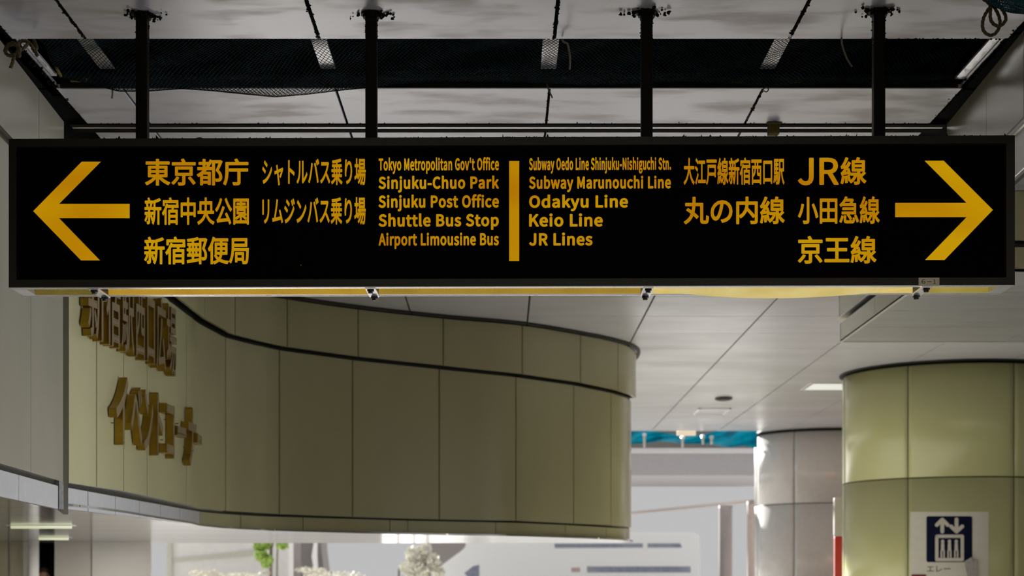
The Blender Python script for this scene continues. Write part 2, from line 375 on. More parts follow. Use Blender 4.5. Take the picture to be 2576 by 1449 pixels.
# ------------------------------------------------------------------ lettering (outlines in 1/600 em)
GLYPHS = {}
for _l in """' 167 66,290 100,290 110,401 112,463 54,463 55,401
- 208 28,147 181,147 181,189 28,189
. 167 83,-8 99,-5 111,4 120,17 123,34 120,51 111,64 99,73 83,76 68,73 55,64 47,51 44,34 47,17 55,4 68,-5
1 333 53,0 294,0 294,46 206,46 206,440 164,440 145,430 124,422 100,415 73,409 73,374 151,374 151,46 53,46
6 333 181,-8 229,3 270,32 297,77 307,135 299,196 274,239 235,264 185,273 159,269 132,259 107,242 85,220 95,306 120,362 155,393 199,403 218,400 237,393 254,383 268,369 299,403 279,421 256,435 228,444 196,448 135,435 83,393 47,320 34,210 45,115 76,47 122,6/86,176 109,202 132,220 154,229 176,232 211,225 235,206 250,175 255,135 249,94 234,63 210,43 181,35 143,45 115,72 96,116
A 365 2,0 58,0 101,134 262,134 304,0 362,0 213,440 151,440/115,178 136,246 148,283 170,357 180,395 182,395 193,357 215,283 227,246 248,178
B 394 61,0 200,0 268,8 321,32 355,72 367,129 361,169 342,200 314,222 278,234 278,237 305,251 325,273 338,301 342,332 331,382 300,415 252,434 191,440 61,440/116,253 116,396 184,396 229,392 261,380 281,358 287,325 281,295 263,272 230,258 181,253/116,44 116,210 193,210 244,205 282,191 305,166 313,131 304,92 281,65 243,50 193,44
C 383 226,-8 266,-4 302,9 333,28 361,55 331,91 309,70 285,54 258,44 229,41 172,53 129,89 101,146 92,221 102,295 130,351 174,387 230,399 257,396 281,388 302,374 320,358 350,394 328,414 301,431 268,443 230,448 152,432 90,387 50,315 35,220 49,124 89,52 150,8
G 413 233,-8 275,-4 313,7 344,23 369,43 369,228 224,228 224,182 318,182 318,67 303,56 284,48 262,43 239,41 176,53 130,89 102,146 92,221 102,295 132,351 178,387 238,399 268,396 294,387 315,374 333,358 363,394 341,413 313,431 278,443 236,448 156,432 92,387 50,315 35,220 50,124 91,52 154,8
J 321 142,-8 197,3 235,32 257,75 263,129 263,440 208,440 208,134 203,92 190,63 168,46 137,41 114,44 94,52 76,68 61,91 21,62 43,32 70,10 103,-3
K 388 61,0 116,0 116,139 191,229 323,0 385,0 226,273 364,440 301,440 117,219 116,219 116,440 61,440
L 326 61,0 308,0 308,47 116,47 116,440 61,440
M 487 61,0 110,0 110,274 106,342 103,373 106,373 141,273 224,44 262,44 344,273 380,373 382,373 380,342 377,308 375,244 375,0 427,0 427,440 360,440 276,205 269,182 261,159 254,136 245,113 243,113 211,205 127,440 61,440
N 434 61,0 113,0 113,231 112,266 106,368 109,368 156,278 316,0 373,0 373,440 320,440 320,211 321,176 325,106 328,72 325,72 278,163 117,440 61,440
O 445 223,-8 299,8 358,54 397,126 410,221 397,316 358,387 299,432 223,448 147,432 87,387 49,316 35,221 49,126 87,54 147,8/223,41 169,54 128,90 101,147 92,221 101,295 128,351 169,387 223,399 276,387 318,351 344,295 353,221 344,147 318,90 276,54
P 380 61,0 116,0 116,175 188,175 254,183 306,208 339,250 350,311 339,371 305,411 253,433 186,440 61,440/116,220 116,395 179,395 230,391 266,377 288,351 295,311 288,270 267,242 232,225 181,220
R 381 116,231 116,395 190,395 235,391 269,377 289,353 296,317 289,279 269,252 235,236 190,231/302,0 364,0 253,193 293,208 324,234 344,270 352,317 340,374 308,413 260,433 198,440 61,440 61,0 116,0 116,187 195,187
S 358 182,-8 244,2 292,29 321,68 332,117 325,160 306,192 277,216 241,235 179,262 153,273 129,288 112,308 106,335 111,362 128,382 154,395 188,399 217,396 243,388 267,375 288,358 317,394 291,415 260,433 226,444 188,448 132,439 89,415 60,378 49,331 57,289 79,257 107,234 139,218 202,191 231,177 254,162 270,141 275,112 269,83 251,61 222,46 183,41 149,45 117,56 87,73 62,95 29,57 60,30 96,10 137,-3
T 359 152,0 208,0 208,393 341,393 341,440 19,440 19,393 152,393
a 338 130,-8 160,-4 188,6 214,21 238,39 240,39 245,0 290,0 290,200 283,255 263,298 228,325 177,334 139,330 104,320 74,306 49,292 70,254 91,267 115,278 140,286 168,289 201,282 222,263 232,237 235,206 146,191 83,166 47,131 35,85 43,45 62,16 92,-2/146,37 123,39 105,48 93,64 88,88 96,117 121,140 166,158 235,170 235,79 212,61 190,47 168,39
b 371 199,-8 252,4 297,38 329,93 340,168 332,236 307,289 266,322 211,334 183,331 157,321 132,306 108,289 110,347 110,478 55,478 55,0 99,0 104,34 106,34 128,16 152,3 175,-5/190,38 172,40 152,46 132,56 110,72 110,244 133,263 155,277 176,285 197,288 237,279 263,255 278,217 283,167 276,113 257,73 227,47
c 306 184,-8 212,-5 240,3 266,16 289,33 265,70 249,58 230,47 210,40 188,38 147,47 116,72 95,111 88,163 95,214 117,253 149,279 190,288 208,286 225,280 241,271 255,260 283,296 264,310 243,323 217,331 188,334 128,323 78,289 44,235 31,163 43,90 75,37 123,4
d 372 166,-8 195,-4 221,6 245,21 265,38 267,38 272,0 317,0 317,478 262,478 262,352 265,296 244,312 222,324 199,332 173,334 119,322 74,288 43,234 32,163 41,90 68,37 111,4/178,38 140,47 112,71 94,111 88,163 96,214 116,253 146,279 182,288 202,286 222,280 242,270 262,254 262,83 241,63 221,49 200,41
e 332 187,-8 218,-5 246,2 272,12 294,25 275,62 256,51 237,43 216,38 193,36 151,44 117,67 95,103 85,150 305,150 307,172 307,181 299,244 273,293 233,323 177,334 123,322 76,288 44,234 31,163 43,91 77,37 126,4/85,189 96,232 117,264 145,284 178,290 212,284 238,264 254,233 259,189
f 195 20,281 64,281 64,0 119,0 119,281 188,281 188,326 119,326 119,377 122,405 130,425 145,437 165,442 174,441 192,437 202,433 214,475 188,483 174,485 159,485 117,478 87,456 70,423 64,378 64,326 20,323
g 338 165,-150 233,-141 285,-116 318,-80 330,-37 323,-2 301,22 266,36 217,40 152,40 125,43 107,50 98,61 95,76 97,88 101,98 108,107 116,115 128,110 140,106 152,104 164,103 211,111 249,134 275,170 284,217 282,237 276,255 268,271 257,284 324,284 324,326 211,326 190,332 178,334 164,334 118,326 79,303 52,266 43,218 46,190 56,166 69,145 85,130 85,128 72,117 61,103 52,86 49,67 51,49 58,35 67,23 79,14 79,11 58,-5 43,-22 34,-42 31,-63 40,-100 68,-127 111,-144/164,140 138,146 116,161 101,186 95,218 101,250 116,274 138,289 164,294 192,289 214,274 229,250 234,218 228,186 213,161 191,146/173,-112 133,-108 103,-97 85,-79 79,-55 80,-41 86,-27 97,-13 112,0 134,-4 144,-5 210,-5 239,-7 259,-14 272,-27 276,-46 269,-71 248,-92 216,-107
h 364 55,0 110,0 110,236 133,258 154,274 176,283 199,286 227,281 246,266 257,239 261,199 261,0 316,0 316,206 310,261 291,301 260,326 216,334 185,330 157,318 131,301 108,280 110,347 110,478 55,478
i 165 55,0 110,0 110,326 55,326/83,393 98,396 109,403 117,415 119,430 117,444 109,455 98,462 83,465 68,462 57,455 49,444 47,430 49,415 57,403 68,396
j 165 21,-145 62,-138 90,-116 106,-82 110,-37 110,326 56,326 56,-37 54,-64 48,-84 36,-97 16,-101 7,-101 -9,-98 -16,-95 -26,-137 -6,-143 7,-145/83,393 97,396 109,403 117,415 119,430 117,444 109,455 97,462 83,465 68,462 56,455 49,444 46,430 49,415 56,403 68,396
k 331 55,0 109,0 109,86 170,157 266,0 325,0 202,194 311,326 250,326 112,154 109,154 109,478 55,478
l 170 113,-8 145,-3 137,39 120,39 115,43 112,50 110,61 110,478 55,478 55,65 58,34 69,11 87,-3
m 556 55,0 110,0 110,236 132,258 153,274 173,283 192,286 219,281 238,266 249,239 253,199 253,0 307,0 307,236 329,258 350,274 370,283 389,286 416,281 435,266 446,239 450,199 450,0 505,0 505,206 499,261 480,301 450,326 406,334 377,330 350,317 324,297 298,272 286,298 267,317 242,330 208,334 180,330 154,318 129,300 107,278 106,278 100,326 55,326
n 366 55,0 110,0 110,236 133,258 154,274 176,283 199,286 227,281 246,266 257,239 261,199 261,0 316,0 316,206 310,261 291,301 260,326 216,334 185,330 156,318 131,300 107,278 106,278 100,326 55,326
o 364 182,-8 239,4 287,37 320,90 332,163 320,235 287,289 239,323 182,334 125,323 77,289 44,235 31,163 44,90 77,37 125,4/182,38 143,47 114,72 94,111 88,163 94,214 114,253 143,279 182,288 220,279 250,253 270,214 277,163 270,111 250,72 220,47
p 372 55,-137 110,-137 110,-27 109,30 131,14 154,2 176,-5 199,-8 252,4 297,38 329,93 340,168 332,236 307,289 266,322 211,334 183,330 156,320 130,306 107,288 106,288 100,326 55,326/190,38 172,40 153,46 132,56 110,72 110,244 133,263 155,277 176,285 197,288 237,279 263,255 278,217 283,167 276,113 257,73 227,47
r 233 55,0 110,0 110,209 128,245 149,268 171,281 192,285 201,285 209,284 224,280 234,327 218,333 209,334 199,334 173,329 148,316 126,294 107,266 106,266 100,326 55,326
s 281 140,-8 191,0 228,21 251,51 259,89 250,128 227,155 195,173 160,188 133,198 111,210 95,224 89,244 93,262 104,278 123,288 150,292 171,289 189,283 207,274 224,263 250,297 230,311 206,323 179,331 149,334 102,327 67,307 45,278 37,242 46,206 68,180 98,162 159,137 183,124 200,108 206,86 202,66 191,50 170,39 142,35 115,38 90,46 67,58 46,74 19,37 45,19 74,5 106,-4
t 226 157,-8 173,-7 188,-4 218,4 207,46 198,42 189,39 179,37 170,37 146,41 130,53 122,73 119,99 119,281 208,281 208,326 119,326 119,418 74,418 68,326 16,323 16,281 65,281 65,101 70,56 85,22 114,0
u 364 151,-8 182,-4 209,8 235,27 258,51 260,51 264,0 310,0 310,326 255,326 255,95 233,70 212,53 190,43 167,40 139,45 120,60 109,87 106,126 106,326 50,326 50,119 56,64 75,25 106,0
v 313 125,0 190,0 305,326 251,326 189,140 182,116 166,68 159,44 156,44 149,68 141,92 134,116 126,140 65,326 8,326
w 481 107,0 170,0 217,175 223,198 233,245 239,269 242,269 247,245 253,222 258,199 264,176 311,0 377,0 466,326 413,326 365,137 350,69 346,47 343,47 331,92 326,114 320,137 269,326 215,326 164,137 159,114 153,92 143,47 140,47 125,114 121,137 72,326 16,326
y 313 61,-140 104,-132 137,-108 163,-72 182,-28 305,326 251,326 193,145 186,123 179,99 173,76 166,53 163,53 65,326 8,326 139,-1 131,-25 119,-53 103,-75 83,-90 58,-95 33,-90 22,-134 30,-137 40,-139 50,-140
の 600 286,385 280,344 272,302 263,262 252,223 229,158 206,114 183,89 161,82 140,88 120,108 105,142 100,191 112,254 149,313 208,360/335,386 403,368 454,330 485,276 496,212 483,143 448,90 399,54 343,34 332,31 306,27 292,26 320,-19 415,7 486,55 530,124 545,210 529,296 483,366 410,413 315,431 212,411 129,358 73,280 53,187 62,120 86,69 120,38 160,26 200,38 237,73 270,132 299,213 311,256 321,299 329,343
り 600 203,473 151,475 149,450 147,437 146,424 140,381 134,330 129,277 127,230 129,176 132,153 134,134 180,138 178,159 177,177 177,195 179,212 195,274 229,335 276,381 331,400 372,387 402,354 420,302 426,236 408,141 359,76 285,35 194,13 222,-30 324,0 404,51 457,129 475,237 465,322 437,387 393,428 338,443 284,430 237,398 200,354 175,307 179,344 186,389 194,435
イ 600 52,217 76,170 138,191 198,215 254,241 304,268 304,28 301,-19 359,-19 356,28 356,299 401,330 443,363 482,397 518,433 478,470 443,432 404,395 360,360 314,329 259,298 197,268 127,240
エ 600 50,79 50,24 78,26 523,26 550,24 550,79 538,77 513,75 323,75 323,351 480,351 494,350 506,350 518,349 518,401 481,398 127,398 87,401 87,349 100,350 114,350 127,351 272,351 272,75 91,75 64,77
コ 600 95,80 95,26 109,27 126,27 145,28 457,28 455,-5 509,-5 509,5 507,36 507,374 508,386 508,398 509,409 499,409 488,408 153,408 119,410 103,412 103,358 116,359 133,359 151,360 457,360 457,77 143,77
シ 600 181,461 154,421 185,402 221,378 255,355 283,335 311,376 285,395 249,418 212,442/91,32 118,-17 164,-5 216,12 269,33 317,58 386,104 449,156 503,213 548,272 519,322 477,260 424,201 362,148 292,102 244,78 193,58 141,43/90,326 64,285 95,267 131,245 167,222 194,203 222,245 195,263 159,285 122,308
ジ 600 430,448 397,434 426,388 439,363 451,339 485,355 473,378 458,404 443,428/508,476 475,462 490,441 505,417 519,393 532,369 566,385 553,408 537,433 522,457/173,457 146,416 177,398 213,374 248,351 275,331 304,372 277,390 242,414 205,438/83,28 111,-21 157,-10 209,7 261,28 310,53 379,99 442,152 496,208 541,268 512,317 470,255 417,197 355,144 284,97 237,74 186,54 134,38/83,322 56,281 88,263 124,241 159,218 187,199 214,241 188,258 152,281
ス 600 480,401 449,425 431,421 418,420 157,420 139,421 112,424 112,369 155,372 407,372 391,331 367,287 338,244 307,205 256,154 197,104 131,61 60,27 98,-13 163,21 225,64 281,111 332,162 378,119 423,72 463,26 497,-16 539,20 504,60 461,107 413,155 364,199 395,242 423,288 447,333 468,382
ト 600 202,35 200,-2 198,-18 256,-18 255,-1 253,18 253,53 252,251 308,232 370,208 433,181 488,154 508,205 453,231 386,258 317,283 252,304 252,417 253,433 255,449 256,464 197,464 200,449 202,416
ナ 600 58,327 58,275 83,277 291,277 282,191 252,119 202,59 128,12 175,-23 253,35 304,104 333,185 341,277 530,277 553,275 553,326 544,326 516,324 341,324 341,404 345,464 286,464 288,453 289,437 291,420 291,324 98,324
バ 600 459,467 427,454 440,435 453,413 476,371 508,385 498,405 485,428/525,491 493,478 520,438 532,416 543,395 575,410 565,429 552,451 538,473/131,181 113,141 91,99 66,57 38,17 89,-4 114,34 138,76 159,118 178,161 196,211 211,263 224,312 232,348 234,359 243,392 190,403 181,348 167,289 150,232/426,203 445,153 464,99 480,46 494,-3 547,14 533,61 515,115 495,170 475,220 454,270 431,322 408,370 388,409 339,393 360,353 383,305 406,253
ベ 600 415,407 380,392 395,370 410,346 424,320 436,296 472,312 459,336 443,362 428,387/491,437 458,422 473,400 488,376 503,351 515,327 550,344 537,367 521,393 505,418/32,158 77,112 84,123 93,134 102,147 111,158 135,189 164,225 192,262 217,293 231,307 244,313 257,309 272,297 296,273 327,241 359,206 419,138 454,98 489,57 522,17 563,61 527,100 488,142 450,182 417,218 388,249 324,315 294,344 266,364 240,369 216,360 193,338 162,301 130,262 99,226 74,198 43,167
ム 600 100,67 87,66 44,66 53,10 92,16 183,25 286,36 391,48 477,58 487,37 496,16 503,-3 510,-20 560,2 535,58 500,125 462,191 427,247 382,226 400,201 418,172 437,138 455,103 398,96 329,88 256,80 186,73 213,148 244,241 273,329 293,392 298,409 309,436 313,448 253,460 252,448 250,435 246,420 242,402 222,337 192,244 159,147 130,68
ャ 600 519,285 489,306 437,293 387,283 324,271 259,258 239,329 231,367 179,355 191,329 214,250 140,236 115,232 91,230 103,184 224,209 284,-10 290,-33 292,-44 293,-54 344,-41 331,0 322,33 289,152 270,218 452,254 432,224 407,191 378,159 349,131 391,110 425,147 461,193 494,242
リ 600 466,455 409,455 412,418 412,308 410,234 403,179 388,135 362,97 332,68 297,46 259,29 219,17 258,-25 293,-11 331,7 368,32 401,63 429,102 449,150 460,215 464,306 464,431/187,451 133,451 133,441 135,417 135,194 132,161 187,161 186,171 186,183 185,195 185,419 186,430 186,441
ル 600 314,13 346,-14 421,31 476,70 527,115 571,166 543,207 504,159 459,117 412,84 368,59 368,421 370,450 315,450 318,421 318,37 316,20/40,16 85,-14 120,20 150,59 174,103 191,150 201,206 207,275 209,345 210,405 210,418 213,448 158,448 161,428 162,417 162,346 160,279 154,215 144,163 127,121 104,81 75,46
レ 600 133,19 168,-11 193,0 300,38 395,87 477,146 544,214 517,256 451,188 368,128 278,82 189,52 189,406 190,420 192,434 193,446 134,446 136,435 137,420 139,405 139,40
ン 600 136,440 102,403 140,375 182,341 222,306 251,278 289,316 257,345 216,380 173,413/85,38 116,-11 187,6 249,28 304,54 352,82 416,128 472,182 518,238 554,295 525,346 492,289 446,230 390,174 325,125 278,99 223,74 158,53
ー 600 61,260 61,201 120,204 494,204 538,201 538,260 494,257 120,257
中 600 275,504 275,397 58,397 58,112 103,112 103,149 275,149 275,-47 322,-47 322,149 495,149 495,115 541,115 541,397 322,397 322,504/103,193 103,353 275,353 275,193/495,193 322,193 322,353 495,353
丸 600 75,236 102,220 130,203 158,185 187,166 161,112 125,64 78,22 18,-14 27,-21 37,-30 52,-49 112,-12 161,32 198,82 226,137 251,118 274,99 294,81 311,64 345,100 324,119 300,140 272,161 242,182 251,218 259,255 264,293 268,331 406,331 406,32 409,-2 419,-24 437,-36 465,-39 529,-39 557,-32 575,-10 584,30 589,94 579,97 567,102 556,108 547,115 545,60 542,26 535,10 524,5 472,5 462,6 456,10 453,18 452,32 452,375 270,375 272,439 272,502 225,502 225,439 223,375 51,375 51,331 220,331 217,300 213,269 208,239 201,210 153,240 129,254 106,267
乗 600 276,228 276,160 190,160 190,228/276,268 190,268 190,334 276,334/321,228 410,228 410,160 321,160/321,268 321,334 410,334 410,268/485,496 400,481 296,469 182,460 70,455 79,426 80,416 177,420 226,423 276,427 276,373 66,373 66,334 146,334 146,268 34,268 34,228 146,228 146,160 59,160 59,121 241,121 195,85 141,52 83,25 24,5 33,-3 55,-33 114,-9 173,21 228,58 276,98 276,-48 321,-48 321,98 370,57 425,19 484,-12 544,-36 550,-26 558,-15 567,-4 576,4 516,25 457,52 403,84 356,121 547,121 547,160 454,160 454,228 567,228 567,268 454,268 454,334 539,334 539,373 321,373 321,431 374,436 425,443 473,450 515,459
京 600 157,297 446,297 446,200 157,200/411,100 442,68 473,32 500,-2 521,-31 560,-5 538,24 510,57 448,123/141,122 120,90 92,57 62,26 31,-1 48,-14 64,-29 97,0 129,34 159,70 185,106/249,494 259,479 268,462 286,430 39,430 39,385 562,385 562,430 338,430 329,448 318,469 292,509/113,337 113,160 278,160 278,0 276,-4 272,-6 265,-7 205,-7 175,-6 180,-16 188,-38 191,-49 227,-49 257,-48 280,-46 299,-42 312,-36 320,-27 325,-13 326,4 326,160 493,160 493,337
便 600 213,379 213,151 356,151 351,127 343,105 331,83 316,63 291,78 270,95 251,114 235,135 196,121 214,97 234,74 257,54 283,35 259,21 231,9 199,-3 161,-13 176,-31 183,-41 188,-50 229,-36 265,-21 296,-5 322,13 373,-8 428,-24 489,-36 555,-44 560,-34 574,-12 582,-2 518,3 458,13 403,26 354,44 372,69 385,95 394,123 400,151 547,151 547,379 405,379 405,429 568,429 568,470 197,470 197,429 361,429 361,379/255,248 361,248 361,218 360,185 255,185/405,248 503,248 503,185 404,185 405,218/255,343 361,343 361,282 255,282/405,343 503,343 503,282 405,282/154,502 129,434 97,370 60,312 21,262 36,240 43,228 47,218 60,233 72,248 84,265 96,283 96,-47 139,-47 139,356 155,388 170,422 184,455 197,490
公 600 194,487 163,420 125,358 80,303 31,257 41,250 72,224 121,275 167,334 208,401 242,473/399,491 355,473 395,404 441,337 491,275 541,224 558,245 578,263 530,308 480,365 435,428/97,-8 120,-3 172,3 280,11 469,23 480,5 491,-12 500,-29 509,-44 553,-20 525,26 489,78 449,132 409,184 367,164 385,141 404,116 422,91 440,65 160,49 204,105 248,167 289,232 328,300 279,321 239,247 197,178 160,123 134,89 118,70 104,55 91,45 79,39
内 600 59,401 59,-49 104,-49 104,357 277,357 270,295 247,229 200,165 119,107 128,100 137,91 152,73 206,110 247,150 278,192 299,235 341,195 381,154 417,115 445,81 482,110 449,148 406,191 359,236 313,278 317,299 320,318 322,338 323,357 497,357 497,5 490,-2 482,-3 418,-3 387,-2 392,-12 397,-25 403,-47 471,-47 496,-44 515,-40 528,-33 536,-23 540,-8 542,11 542,401 323,401 323,504 278,504 278,401
口 600 76,441 76,-33 123,-33 123,18 478,18 478,-31 526,-31 526,441/123,64 123,396 478,396 478,64
園 600 199,242 401,242 401,194 199,194/277,424 277,391 157,391 157,362 277,362 277,325 122,325 122,296 476,296 476,325 319,325 319,362 445,362 445,391 319,391 319,424/160,269 160,167 272,167 237,141 196,118 153,98 108,82 134,52 168,66 203,83 238,102 270,123 270,35 310,35 310,125 351,107 392,86 429,66 458,48 483,74 468,84 433,103 413,113 428,124 444,135 459,146 474,158 445,176 441,173 441,269/322,167 434,167 410,147 397,137 383,128 348,144 313,158/49,478 49,-48 92,-48 92,-23 506,-23 506,-48 551,-48 551,478/92,18 92,437 506,437 506,18
場 600 298,373 491,373 491,325 298,325/298,452 491,452 491,405 298,405/257,486 257,291 533,291 533,486/199,257 199,218 283,218 258,183 230,150 197,122 163,98 171,92 194,70 214,85 234,102 254,120 272,139 333,139 305,99 272,61 235,28 197,4 206,-2 221,-17 227,-25 269,7 310,47 346,92 374,139 433,139 410,91 382,45 350,6 314,-25 323,-30 332,-36 341,-43 347,-50 385,-14 419,32 448,85 470,139 517,139 511,78 504,36 497,9 490,-5 451,-11 437,-10 421,-8 425,-17 428,-27 431,-46 490,-46 509,-42 518,-37 525,-31 536,-11 545,24 553,79 560,158 562,176 302,176 328,218 577,218 577,257/20,107 38,62 78,82 123,103 215,149 206,189 145,161 145,331 209,331 209,374 145,374 145,499 102,499 102,374 32,374 32,331 102,331 102,142 58,123 38,114
大 600 277,503 275,424 273,379 268,332 37,332 37,286 260,286 234,200 190,120 122,48 26,-10 35,-18 45,-28 60,-47 155,12 224,84 271,165 301,251 342,155 395,72 461,4 541,-47 548,-36 566,-14 575,-5 495,42 428,109 376,191 338,286 565,286 565,332 316,332 321,378 325,465 325,503
央 600 274,504 274,421 97,421 97,222 31,222 31,178 255,178 228,124 183,73 117,29 26,-10 33,-18 46,-39 51,-49 152,-5 224,46 272,104 301,167 342,91 397,30 468,-16 554,-47 567,-26 575,-15 583,-6 501,20 433,59 380,112 342,178 569,178 569,222 508,222 508,421 320,421 320,504/142,222 142,377 274,377 274,290 273,267 267,222/461,222 314,222 317,244 319,266 320,289 320,377 461,377
宿 600 257,495 262,484 268,473 278,450 50,450 50,350 95,350 95,411 506,411 506,360 553,360 553,450 333,450 319,479 304,508/232,248 232,-49 275,-49 275,-14 484,-14 484,-46 530,-46 530,248 383,248 402,308 560,308 560,349 208,349 208,308 352,308 346,277 338,248/275,101 484,101 484,25 275,25/275,139 275,209 484,209 484,139/161,379 133,325 99,273 61,227 20,187 36,168 49,148 64,162 94,194 109,212 109,-48 152,-48 152,272 166,295 179,318 191,342 202,366
小 600 278,496 278,14 277,7 275,2 269,-1 262,-2 194,-2 162,-1 168,-12 181,-48 219,-48 251,-47 277,-44 296,-40 310,-33 320,-22 325,-7 327,14 327,496/423,343 461,274 494,202 521,133 537,73 586,92 568,153 540,221 505,292 466,359/121,355 106,291 85,224 56,161 19,107 30,102 53,89 62,83 99,140 130,206 154,277 172,346
局 600 92,473 92,329 90,250 80,163 57,76 17,-4 25,-9 36,-17 53,-32 86,27 109,92 124,159 132,226 502,226 496,128 491,61 483,21 475,1 452,-7 441,-6 424,-6 380,-4 385,-13 389,-24 391,-35 392,-46 416,-47 458,-47 473,-46 486,-44 496,-41 506,-35 514,-27 526,-1 535,48 541,128 547,245 548,266 135,266 136,318 506,318 506,473/136,434 461,434 461,357 136,357/185,179 185,-11 227,-11 227,23 414,23 414,179/227,142 372,142 372,61 227,61
庁 600 149,293 149,250 344,250 344,8 341,-2 336,-4 315,-6 292,-6 263,-5 230,-5 235,-15 244,-38 247,-49 285,-48 317,-48 342,-46 361,-41 375,-35 384,-25 389,-12 390,7 390,250 566,250 566,293/275,490 285,475 296,460 314,430 70,430 70,268 68,198 61,123 46,47 17,-22 26,-26 48,-40 56,-47 87,27 104,110 113,193 115,268 115,386 571,386 571,430 363,430 342,467 328,487 314,505
広 600 162,-23 183,-17 230,-11 327,0 496,18 504,2 523,-42 567,-21 544,29 511,86 473,145 433,200 392,182 413,153 435,121 455,89 475,56 214,32 254,100 292,176 328,257 361,340 311,352 280,266 246,185 214,120 193,80 179,57 167,39 156,27 146,21 151,10/285,493 304,458 312,441 319,424 82,424 82,264 80,195 73,121 56,46 25,-22 35,-26 64,-46 97,26 116,108 124,190 127,264 127,380 568,380 568,424 370,424 362,443 352,464 341,485 329,505
急 600 157,109 157,20 161,-9 175,-27 202,-36 245,-39 384,-39 419,-35 442,-21 455,6 462,51 440,57 421,67 418,33 412,13 400,4 381,2 248,2 224,3 211,5 204,11 202,20 202,109/247,125 272,101 296,75 317,49 333,26 370,50 353,73 331,99 307,124 281,147/460,108 481,76 500,42 516,9 528,-20 570,-2 558,26 541,59 521,92 500,124/87,107 75,79 60,49 43,19 25,-7 67,-26 83,0 99,30 126,90/193,506 167,464 131,421 85,379 31,341 48,326 56,317 62,308 106,339 106,326 447,326 447,275 113,275 113,240 447,240 447,188 93,188 93,151 491,151 491,363 371,363 385,382 411,422 422,441 392,461 385,459 218,459 236,487 241,497/134,363 149,377 164,392 177,406 190,421 359,421 350,406 340,391 319,363
戸 600 41,468 41,425 561,425 561,468/100,359 100,223 97,163 87,100 63,37 20,-19 29,-25 39,-34 55,-50 91,-6 116,43 132,95 141,148 470,148 470,115 515,115 515,359/470,190 145,190 145,223 145,317 470,317
新 600 216,128 230,104 244,78 256,53 265,31 297,50 288,71 276,95 262,120 247,144/81,141 71,114 58,87 42,62 25,41 41,30 56,18 74,42 91,70 106,100 118,132/332,446 332,240 330,177 323,110 306,44 276,-15 284,-20 304,-36 311,-43 344,22 363,96 372,170 374,240 374,259 465,259 465,-45 509,-45 509,259 575,259 575,301 374,301 374,416 422,425 470,435 515,447 556,460 520,493 481,480 435,467 383,456/128,496 136,483 143,469 155,441 37,441 37,403 302,403 302,441 202,441 195,457 187,474 178,491 169,506/226,400 220,377 212,352 203,327 194,304 28,304 28,266 151,266 151,203 30,203 30,164 151,164 151,11 97,3 102,-6 106,-16 109,-26 110,-35 131,-35 148,-34 162,-32 174,-28 183,-22 188,-14 191,-4 192,10 192,164 304,164 304,203 192,203 192,266 311,266 311,304 235,304 252,346 268,391/76,391 84,369 91,346 96,324 99,304 138,315 129,356 121,378 112,399
東 600 92,354 92,133 238,133 192,92 139,55 82,24 25,-1 33,-9 56,-38 114,-11 173,25 228,68 275,115 275,-48 322,-48 322,116 370,69 426,26 485,-11 545,-40 560,-19 577,-1 519,23 461,55 407,92 360,133 515,133 515,354 322,354 322,404 564,404 564,447 322,447 322,503 275,503 275,447 40,447 40,404 275,404 275,354/136,227 275,227 275,169 136,169/322,227 469,227 469,169 322,169/136,318 275,318 275,261 136,261/322,318 469,318 469,261 322,261
江 600 58,464 87,447 116,428 143,409 165,392 193,428 171,444 143,462 113,480 84,496/25,299 55,284 85,267 136,234 161,271 138,286 109,303 79,319 50,332/46,-10 83,-40 111,5 139,54 167,105 192,154 160,184 132,131 101,79 72,31/196,36 196,-9 576,-9 576,36 403,36 403,403 542,403 542,448 224,448 224,403 355,403 355,36
王 600 31,23 31,-21 569,-21 569,23 323,23 323,209 518,209 518,253 323,253 323,419 538,419 538,464 62,464 62,419 276,419 276,253 88,253 88,209 276,209 276,23
田 600 58,463 58,-43 103,-43 103,-6 498,-6 498,-43 544,-43 544,463/103,40 103,209 274,209 274,40/498,40 319,40 319,209 498,209/103,254 103,419 274,419 274,254/498,254 319,254 319,419 498,419
線 600 314,318 502,318 502,265 314,265/314,404 502,404 502,352 314,352/109,113 114,81 118,46 121,13 122,-16 158,-10 156,19 148,86 143,119/50,118 45,80 39,42 31,7 21,-24 39,-30 56,-37 66,-5 74,32 81,71 87,112/165,125 174,100 182,74 193,26 226,37 221,59 214,84 196,134/531,207 517,190 482,155 463,138 447,172 440,190 434,208 434,229 545,229 545,440 409,440 434,494 385,505 376,473 364,440 272,440 272,229 392,229 392,2 387,-7 373,-8 341,-8 320,-7 325,-17 329,-28 334,-49 382,-47 400,-45 414,-41 424,-35 430,-26 433,-14 434,2 434,115 458,73 485,36 515,4 549,-22 555,-13 578,14 551,31 525,53 501,79 480,108 501,124 544,161 565,180/250,179 250,141 328,141 308,99 282,63 251,34 217,12 238,-11 243,-19 287,12 325,54 357,107 379,171 352,180 345,179/40,144 51,148 73,153 116,161 188,172 195,137 232,148 227,176 218,209 208,243 197,276 163,268 167,253 172,238 176,223 181,208 94,196 130,240 165,289 198,339 228,391 189,414 179,393 168,373 156,353 144,334 82,328 106,365 130,404 152,446 172,488 130,505 110,456 88,412 68,376 53,354 45,341 37,331 29,325 21,321 33,288 35,280 57,285 81,289 119,294 103,271 78,237 56,212 45,200 35,191 25,187
西 600 35,465 35,421 214,421 214,334 68,334 68,-46 112,-46 112,-8 491,-8 491,-44 536,-44 536,334 385,334 385,421 563,421 563,465/112,34 112,146 126,131 133,122 138,114 194,152 229,196 247,244 254,293 341,293 341,198 343,168 353,149 372,140 402,137 491,137 491,34/112,148 112,293 213,293 207,253 191,215 161,179/254,334 254,421 341,421 341,334/385,293 491,293 491,181 407,179 395,180 388,183 385,188
